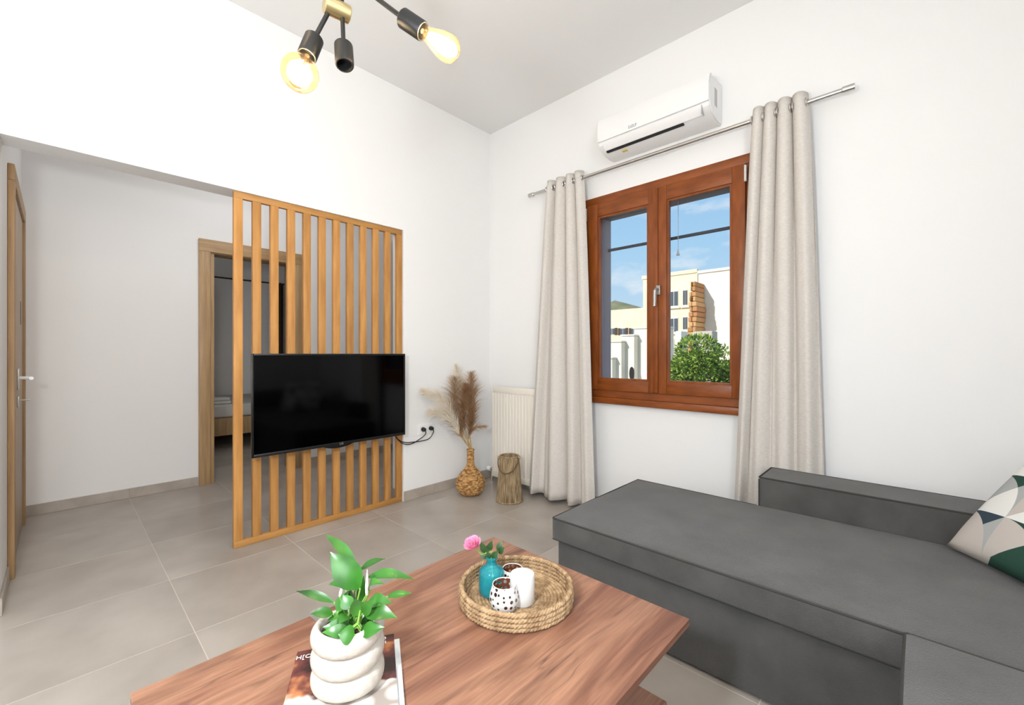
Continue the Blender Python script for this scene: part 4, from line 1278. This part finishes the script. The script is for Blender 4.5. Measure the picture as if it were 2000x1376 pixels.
def arm(c0, p_sock, p_end, bulb, on=True, pw=14):
    """rod from c0 to socket; the socket points at p_end"""
    ax = (p_end - p_sock).normalized()
    L0 = p_sock - ax * 0.032
    back = c0 + (c0 - L0).normalized() * 0.05
    obj('arm', T([back, c0, L0], 0.0058, 10), M_black, ch)
    s = obj('socket', LA([(0.0, -0.034), (0.020, -0.034), (0.0235, -0.030), (0.0235, 0.030), (0.022, 0.033), (0.019, 0.033), (0.018, 0.006), (0.0, 0.006)], 24, p_sock, axis=ax), M_black, ch, smooth=40)
    if bulb is None: return
    o = p_sock + ax * 0.030
    if bulb == 'globe':
        R_ = 0.045
        prof = [(0.013, 0.0), (0.015, 0.012), (0.022, 0.022)]
        prof += [(R_ * math.sin(a), 0.062 - R_ * math.cos(a)) for a in [0.62 + (PI - 0.64) * k / 12 for k in range(13)]]
        fl0, fl1, fr_ = 0.030, 0.085, 0.020
        mid = 0.062
    else:
        prof = [(0.013, 0.0), (0.0145, 0.010), (0.018, 0.022), (0.024, 0.040), (0.030, 0.060), (0.0325, 0.078), (0.031, 0.092), (0.025, 0.103), (0.014, 0.1095), (0.001, 0.111)]
        fl0, fl1, fr_ = 0.022, 0.088, 0.013
        mid = 0.06
    b = obj('bulb', LA(prof, 28, o, axis=ax), M_bulb, ch, smooth=80)
    q = Vector((0, 0, 1)).rotation_difference(ax)
    bm = bmesh.new()
    n_ = 6
    for k in range(n_):
        t0 = 2 * PI * k / n_; t1 = t0 + PI / n_
        tube(bm, [o + q @ Vector((fr_ * 0.55 * math.cos(t0), fr_ * 0.55 * math.sin(t0), fl0)), o + q @ Vector((fr_ * math.cos(t0 + .2), fr_ * math.sin(t0 + .2), (fl0 + fl1) / 2)), o + q @ Vector((fr_ * 0.6 * math.cos(t1), fr_ * 0.6 * math.sin(t1), fl1))], 0.0008, 5)
    obj('filament', bm, M_fil, b)
    obj('glass_stem', T([o, o + ax * fl0], [0.006, 0.002], 8), M_bulb, b)
arm(hub - axd * 0.014, W(607, 92, 1.12), W(592, 128, 1.10), 'globe', pw=16)
arm(hub + axd * 0.014, W(672, 108, 1.13), W(675, 160, 1.11), None)
arm(hubc2, W(806, 48, 1.09), W(852, 79, 1.085), 'edison', pw=16)
arm(hubc2, hubc2 + Vector((0.02, -0.24, 0.10)), hubc2 + Vector((0.02, -0.36, 0.15)), 'edison', pw=16)

# ================================================================== BEDROOM BEYOND THE DOORWAY
bed = root('bed', (-3.6, -1.3, 0), 'wooden bed with pale mattress in the dim bedroom', 'bed')
obj('bed_frame', B(-4.4, -2.95, -2.3, -0.45, 0.17, 0.37, bev=0.01), M_oak, bed)
obj('mattress', B(-4.38, -2.97, -2.28, -0.47, 0.372, 0.52, bev=0.03, seg=3), mat('bed_linen', 'C9C4BD', 0.9), bed)
for x, y in ((-3.05, -2.2), (-3.05, -0.6), (-4.3, -2.2), (-4.3, -0.6)):
    obj('leg', B(x - 0.04, x + 0.04, y - 0.04, y + 0.04, 0.0005, 0.17), M_black, bed)
for k, (dx, lab) in enumerate(((0.0, 'lower folded white towel on the bed'), (0.01, 'upper folded white towel on the bed'))):
    tag(obj('folded_towel', B(-3.25 + dx, -3.05 - dx, -1.50 + dx, -1.27 - dx, 0.5215 + k * 0.036, 0.556 + k * 0.036, bev=0.014, seg=3), mat('towel', 'DAD7D2', 0.95, bump=0.3, bscale=200)), lab, 'towel', 'towels on the bed')
tag(obj('bedroom_curtain_rod', T([(-4.44, -3.0, 2.19), (-4.44, -0.1, 2.19)], 0.011, 8), M_dkdoor), 'thin curtain rod high on the dim bedroom wall', 'curtain rod')
wr = root('wardrobe', (-4.2, -1.65, 0), 'dark wooden wardrobe edge just inside the doorway at left', 'wardrobe')
obj('carcass', B(-4.49, -4.42, -2.1, -1.20, 0.0005, 2.05), M_dkdoor, wr)
obj('door', B(-4.42, -4.40, -2.08, -1.21, 0.02, 2.03, bev=0.003), M_dkdoor, wr)
def drape(name, label, y0, y1, x, z0, z1, n, m):
    bm = bmesh.new(); prev = None
    for i in range(n * 8 + 1):
        u = i / (n * 8)
        xx = x + 0.03 * math.sin(2 * PI * n * u)
        a, b = bm.verts.new((xx, y0 + (y1 - y0) * u, z0)), bm.verts.new((xx, y0 + (y1 - y0) * u, z1))
        if prev: bm.faces.new((prev[0], a, b, prev[1]))
        prev = (a, b)
    o = obj(name, bm, m, smooth=180, recalc=False)
    sm = o.modifiers.new('thickness', 'SOLIDIFY'); sm.thickness = 0.003
    tag(o, label, 'curtain', 'bedroom curtains')
drape('bedroom_curtain', 'brown bedroom curtain seen between the slats', -0.42, -0.26, -4.40, 0.03, 2.2, 3, mat('brown_cloth', '4A3A30', 0.9))
drape('bedroom_curtain', 'grey bedroom curtain beside the brown one', -0.24, -0.06, -4.40, 0.03, 2.2, 3, mat('grey_cloth', '8C8985', 0.9))

# ================================================================== OUTSIDE
GZ = -1.6
obj('ground', B(-150, 150, 0.3, 420, GZ - 0.5, GZ), mat('street_ground', 'B5A994', 0.9, col2='9C927F', nscale=0.3), label='pale dusty ground outside the window', cat='ground', kind='structure')
M_cream = mat('cream_render', 'EBDDBF', 0.9, col2='E2D2B2', nscale=0.6, detail=6)
M_whiter = mat('white_render', 'EDE6D8', 0.9, col2='E4DAC8', nscale=0.8, detail=6)
M_fwin = mat('far_window_glass', '4C5560', 0.25)
M_fframe = mat('far_window_frame', 'D8D2C6', 0.7)
M_shut = mat('brown_shutter', '4B3A30', 0.8)
M_brick = [mat('ruin_stone_%d' % i, c, 0.95) for i, c in enumerate(('B98A5A', 'A87848', 'C79A6A', 'B57F55'))]

def far_window(parent, x0, x1, y, z0, z1, shutter=None, panes=2):
    w = obj('window', B(x0, x1, y - 0.06, y + 0.001, z0, z1), M_fframe, parent, smooth=0)
    n = panes
    for k in range(n):
        a = x0 + (x1 - x0) * (k + 0.08) / n; b = x0 + (x1 - x0) * (k + 0.92) / n
        obj('pane', B(a, b, y - 0.09, y - 0.06, z0 + 0.08 * (z1 - z0), z1 - 0.08 * (z1 - z0)), M_fwin, w, smooth=0)
    if shutter:
        sw = (x1 - x0) * 0.45
        obj('shutter', B(x0 - sw, x0, y - 0.12, y - 0.02, z0, z1), shutter, w, smooth=0)
        obj('shutter', B(x1, x1 + sw, y - 0.12, y - 0.02, z0, z1), shutter, w, smooth=0)

YB = 42.0
tl = PY(1256, 545, YB); tr_ = PY(1362, 533, YB)
bA = root('apartment_building', (tl.x, YB, GZ), 'cream three-storey building with two rows of windows outside', 'building')
obj('wall', B(tl.x, tr_.x, YB, YB + 12, GZ, tl.z), M_cream, bA, smooth=0)
obj('parapet', B(tl.x - 0.1, tr_.x, YB - 0.1, YB + 0.3, tl.z - 0.02, tl.z + 0.35), M_cream, bA, smooth=0)
for (x0, x1, y0, y1) in ((1308, 1325, 566, 600), (1334, 1343, 564, 598), (1308, 1325, 619, 650), (1334, 1343, 617, 645)):
    a, b = PY(x0, y1, YB), PY(x1, y0, YB)
    far_window(bA, a.x, b.x, YB, a.z, b.z, None, 2)
    obj('window_sill', B(a.x - 0.2, b.x + 0.2, YB - 0.2, YB, a.z - 0.15, a.z), M_whiter, bA, smooth=0)
YR = 41.0
wl = PY(1364, 534, YR)
bB = root('blank_building', (wl.x, YR, GZ), 'tall blank white-washed building wall at the right of the view', 'building')
obj('wall', B(wl.x, wl.x + 22, YR, YR + 14, GZ, wl.z), M_whiter, bB, smooth=0)
obj('coping', B(wl.x - 0.05, wl.x + 22, YR - 0.12, YR + 0.3, wl.z, wl.z + 0.25), M_whiter, bB, smooth=0)
# ruined stone pier
YP = 38.6
p0 = PY(1342, 655, YP); p1 = PY(1361, 548, YP)
ru = root('ruined_pier', ((p0.x + p1.x) / 2, YP, GZ), 'crumbling brown stone pier against the white building', 'ruin')
rnd = random.Random(3)
hgt = p1.z - GZ
nz_ = 20
for k in range(nz_):
    z0 = GZ + hgt * k / nz_
    shrink = 0.35 * (k / nz_) ** 3
    for j in range(2):
        xa = p0.x + (p1.x - p0.x) * (j / 2) + rnd.uniform(-0.08, 0.10) + (shrink if j == 0 else 0)
        xb = p0.x + (p1.x - p0.x) * ((j + 1) / 2) + rnd.uniform(-0.10, 0.08) - (shrink * 0.3 if j else 0)
        obj('stone', B(xa, xb, YP + rnd.uniform(-0.15, 0.1), YR - 0.02, z0 + 0.02, z0 + hgt / nz_ - 0.02, bev=0.05, seg=1), M_brick[rnd.randrange(4)], ru, smooth=0)
# long low building at the left
YL = 62.0
l0 = PY(1150, 609, YL); l1 = PY(1256, 598, YL)
bC = root('low_building', (l0.x, YL, GZ), 'long low cream building with shuttered windows at the left of the view', 'building')
obj('wall', B(l0.x - 6, l1.x + 4, YL, YL + 10, GZ, l0.z), M_cream, bC, smooth=0)
for (x0, x1) in ((1168, 1178), (1190, 1201), (1212, 1222), (1233, 1243)):
    a, b = PY(x0, 654, YL), PY(x1, 640, YL)
    far_window(bC, a.x, b.x, YL, a.z, b.z, M_shut, 2)
# hill
bm = bmesh.new()
G = []
for i in range(31):
    row = []
    for j in range(9):
        x = -330 + i * 13; y = 300 + j * 12
        prof_h = 50 * math.exp(-((x + 205) / 75) ** 2) + 12 * math.exp(-((x + 60) / 50) ** 2)
        row.append(bm.verts.new((x, y, GZ + (prof_h + 2 * math.sin(i * 1.3) + 1.3 * math.sin(i * 2.9 + j)) * math.sin(PI * j / 8))))
    G.append(row)
for i in range(30):
    for j in range(8): bm.faces.new((G[i][j], G[i + 1][j], G[i + 1][j + 1], G[i][j + 1]))
obj('hills', bm, mat('dry_hill', '8C8468', 1.0, col2='6F7355', nscale=0.08, detail=6), smooth=60, label='low brown hill on the horizon beyond the buildings', cat='hill', kind='structure')

# stepped garden wall
YW = 9.0
def wallpx(x0, x1, ytop, y):
    a, b = PY(x0, ytop, y), PY(x1, ytop, y)
    return a.x, b.x, (a.z + b.z) / 2
gw = root('stepped_wall', (PY(1230, 700, YW).x, YW, GZ), 'white-washed stepped garden wall seen in the left sash', 'wall')
for (x0, x1, yt, dy) in ((1150, 1196, 700, 0.0), (1190, 1214, 668, 0.25), (1213, 1239, 656, 0.5), (1238, 1300, 641, 0.75)):
    xa, xb, zt = wallpx(x0, x1, yt, YW + dy)
    s_ = obj('wall_block', B(xa, xb, YW + dy, YW + dy + 0.6, GZ, zt, bev=0.03), M_whiter, gw, smooth=0)
    obj('coping', B(xa - 0.02, xb + 0.02, YW + dy - 0.03, YW + dy + 0.63, zt, zt + 0.05, bev=0.015), M_whiter, s_, smooth=0)
dx0 = PY(1230, 742, YW + 0.5); dx1 = PY(1239, 716, YW + 0.5)
bm = bmesh.new()
ctr = Vector(((dx0.x + dx1.x) / 2, YW + 0.49, (dx0.z + dx1.z) / 2))
rw, rh = abs(dx1.x - dx0.x) / 2, abs(dx1.z - dx0.z) / 2
A_ = [bm.verts.new((ctr.x + rw * math.cos(t), ctr.y, ctr.z + rh * math.sin(t))) for t in [2 * PI * k / 18 for k in range(18)]]
Bq = [bm.verts.new((v.co.x, v.co.y - 0.03, v.co.z)) for v in A_]
for k in range(18): bm.faces.new((A_[k], A_[(k + 1) % 18], Bq[(k + 1) % 18], Bq[k]))
bm.faces.new(Bq)
obj('oval_vent', bm, M_dark, gw)
# ruined low wall right of the mullion
YV = 16.0
a, b = PY(1317, 646, YV), PY(1331, 760, YV)
rw_ = root('broken_wall', (a.x, YV, GZ), 'broken pale plaster wall stub behind the bush', 'wall')
obj('plaster_block', B(a.x, b.x, YV, YV + 0.8, GZ, a.z, bev=0.08), M_whiter, rw_, smooth=0)
a2, b2 = PY(1296, 662, YV), PY(1317, 760, YV)
obj('grey_block', B(a2.x, b2.x, YV + 0.1, YV + 0.8, GZ, a2.z, bev=0.05), mat('grey_render', 'B8B0A4', 0.9), rw_, smooth=0)
a3, b3 = PY(1331, 645, YV), PY(1372, 760, YV)
obj('side_block', B(a3.x, b3.x, YV + 1.2, YV + 1.9, GZ, a3.z, bev=0.05), MATS['grey_render'], rw_, smooth=0)

# bush
def bush(name, label, px, py, y, rx, rz, n, seedv, cols):
    rnd = random.Random(seedv)
    c = PY(px, py, y)
    r = root(name, (c.x, y, GZ), label, 'bush')
    stem = bmesh.new()
    for k in range(5):
        a = rnd.uniform(0, 2 * PI)
        tube(stem, [(c.x, y, GZ), (c.x + 0.1 * math.cos(a), y + 0.1 * math.sin(a), (GZ + c.z) / 2), (c.x + rx * 0.5 * math.cos(a), y + rx * 0.5 * math.sin(a), c.z + rz * 0.2)], [0.06, 0.045, 0.02], 7)
    obj('trunk', stem, mat('bark', '5A4632', 0.9), r)
    lobes = [(Vector((c.x, y, c.z)), 1.0)]
    for k in range(9):
        a = rnd.uniform(0, 2 * PI)
        lobes.append((Vector((c.x + rx * 0.6 * math.cos(a), y + rx * 0.6 * math.sin(a), c.z + rz * rnd.uniform(-0.5, 0.75))), rnd.uniform(0.35, 0.55)))
    for m, frac in cols:
        bm = bmesh.new()
        for _ in range(int(n * frac)):
            lc_, s = lobes[rnd.randrange(len(lobes))]
            d = Vector((rnd.gauss(0, 1), rnd.gauss(0, 1), rnd.gauss(0, 1))).normalized()
            p = lc_ + Vector((d.x * rx, d.y * rx, d.z * rz)) * s * rnd.uniform(0.75, 1.05)
            L_ = rnd.uniform(0.06, 0.11)
            ax = (d + Vector((rnd.uniform(-1, 1), rnd.uniform(-1, 1), rnd.uniform(-0.5, 1)))).normalized()
            sd = ax.orthogonal().normalized() if rnd.random() < 0.5 else ax.cross(ax.orthogonal()).normalized()
            v = [bm.verts.new(p), bm.verts.new(p + ax * L_ * 0.5 + sd * L_ * 0.24), bm.verts.new(p + ax * L_), bm.verts.new(p + ax * L_ * 0.5 - sd * L_ * 0.24)]
            bm.faces.new(v)
        obj('foliage', bm, m, r, smooth=0, kind='stuff', recalc=False)
bush('leafy_bush', 'dense green leafy bush in front of the right sash', 1385, 735, 7.2, 0.78, 0.70, 11000, 2,
     [(mat('bush_light', '9DB247', 0.6), 0.4), (mat('bush_mid', '6E9036', 0.6), 0.4), (mat('bush_dark', '3A5424', 0.6), 0.2)])
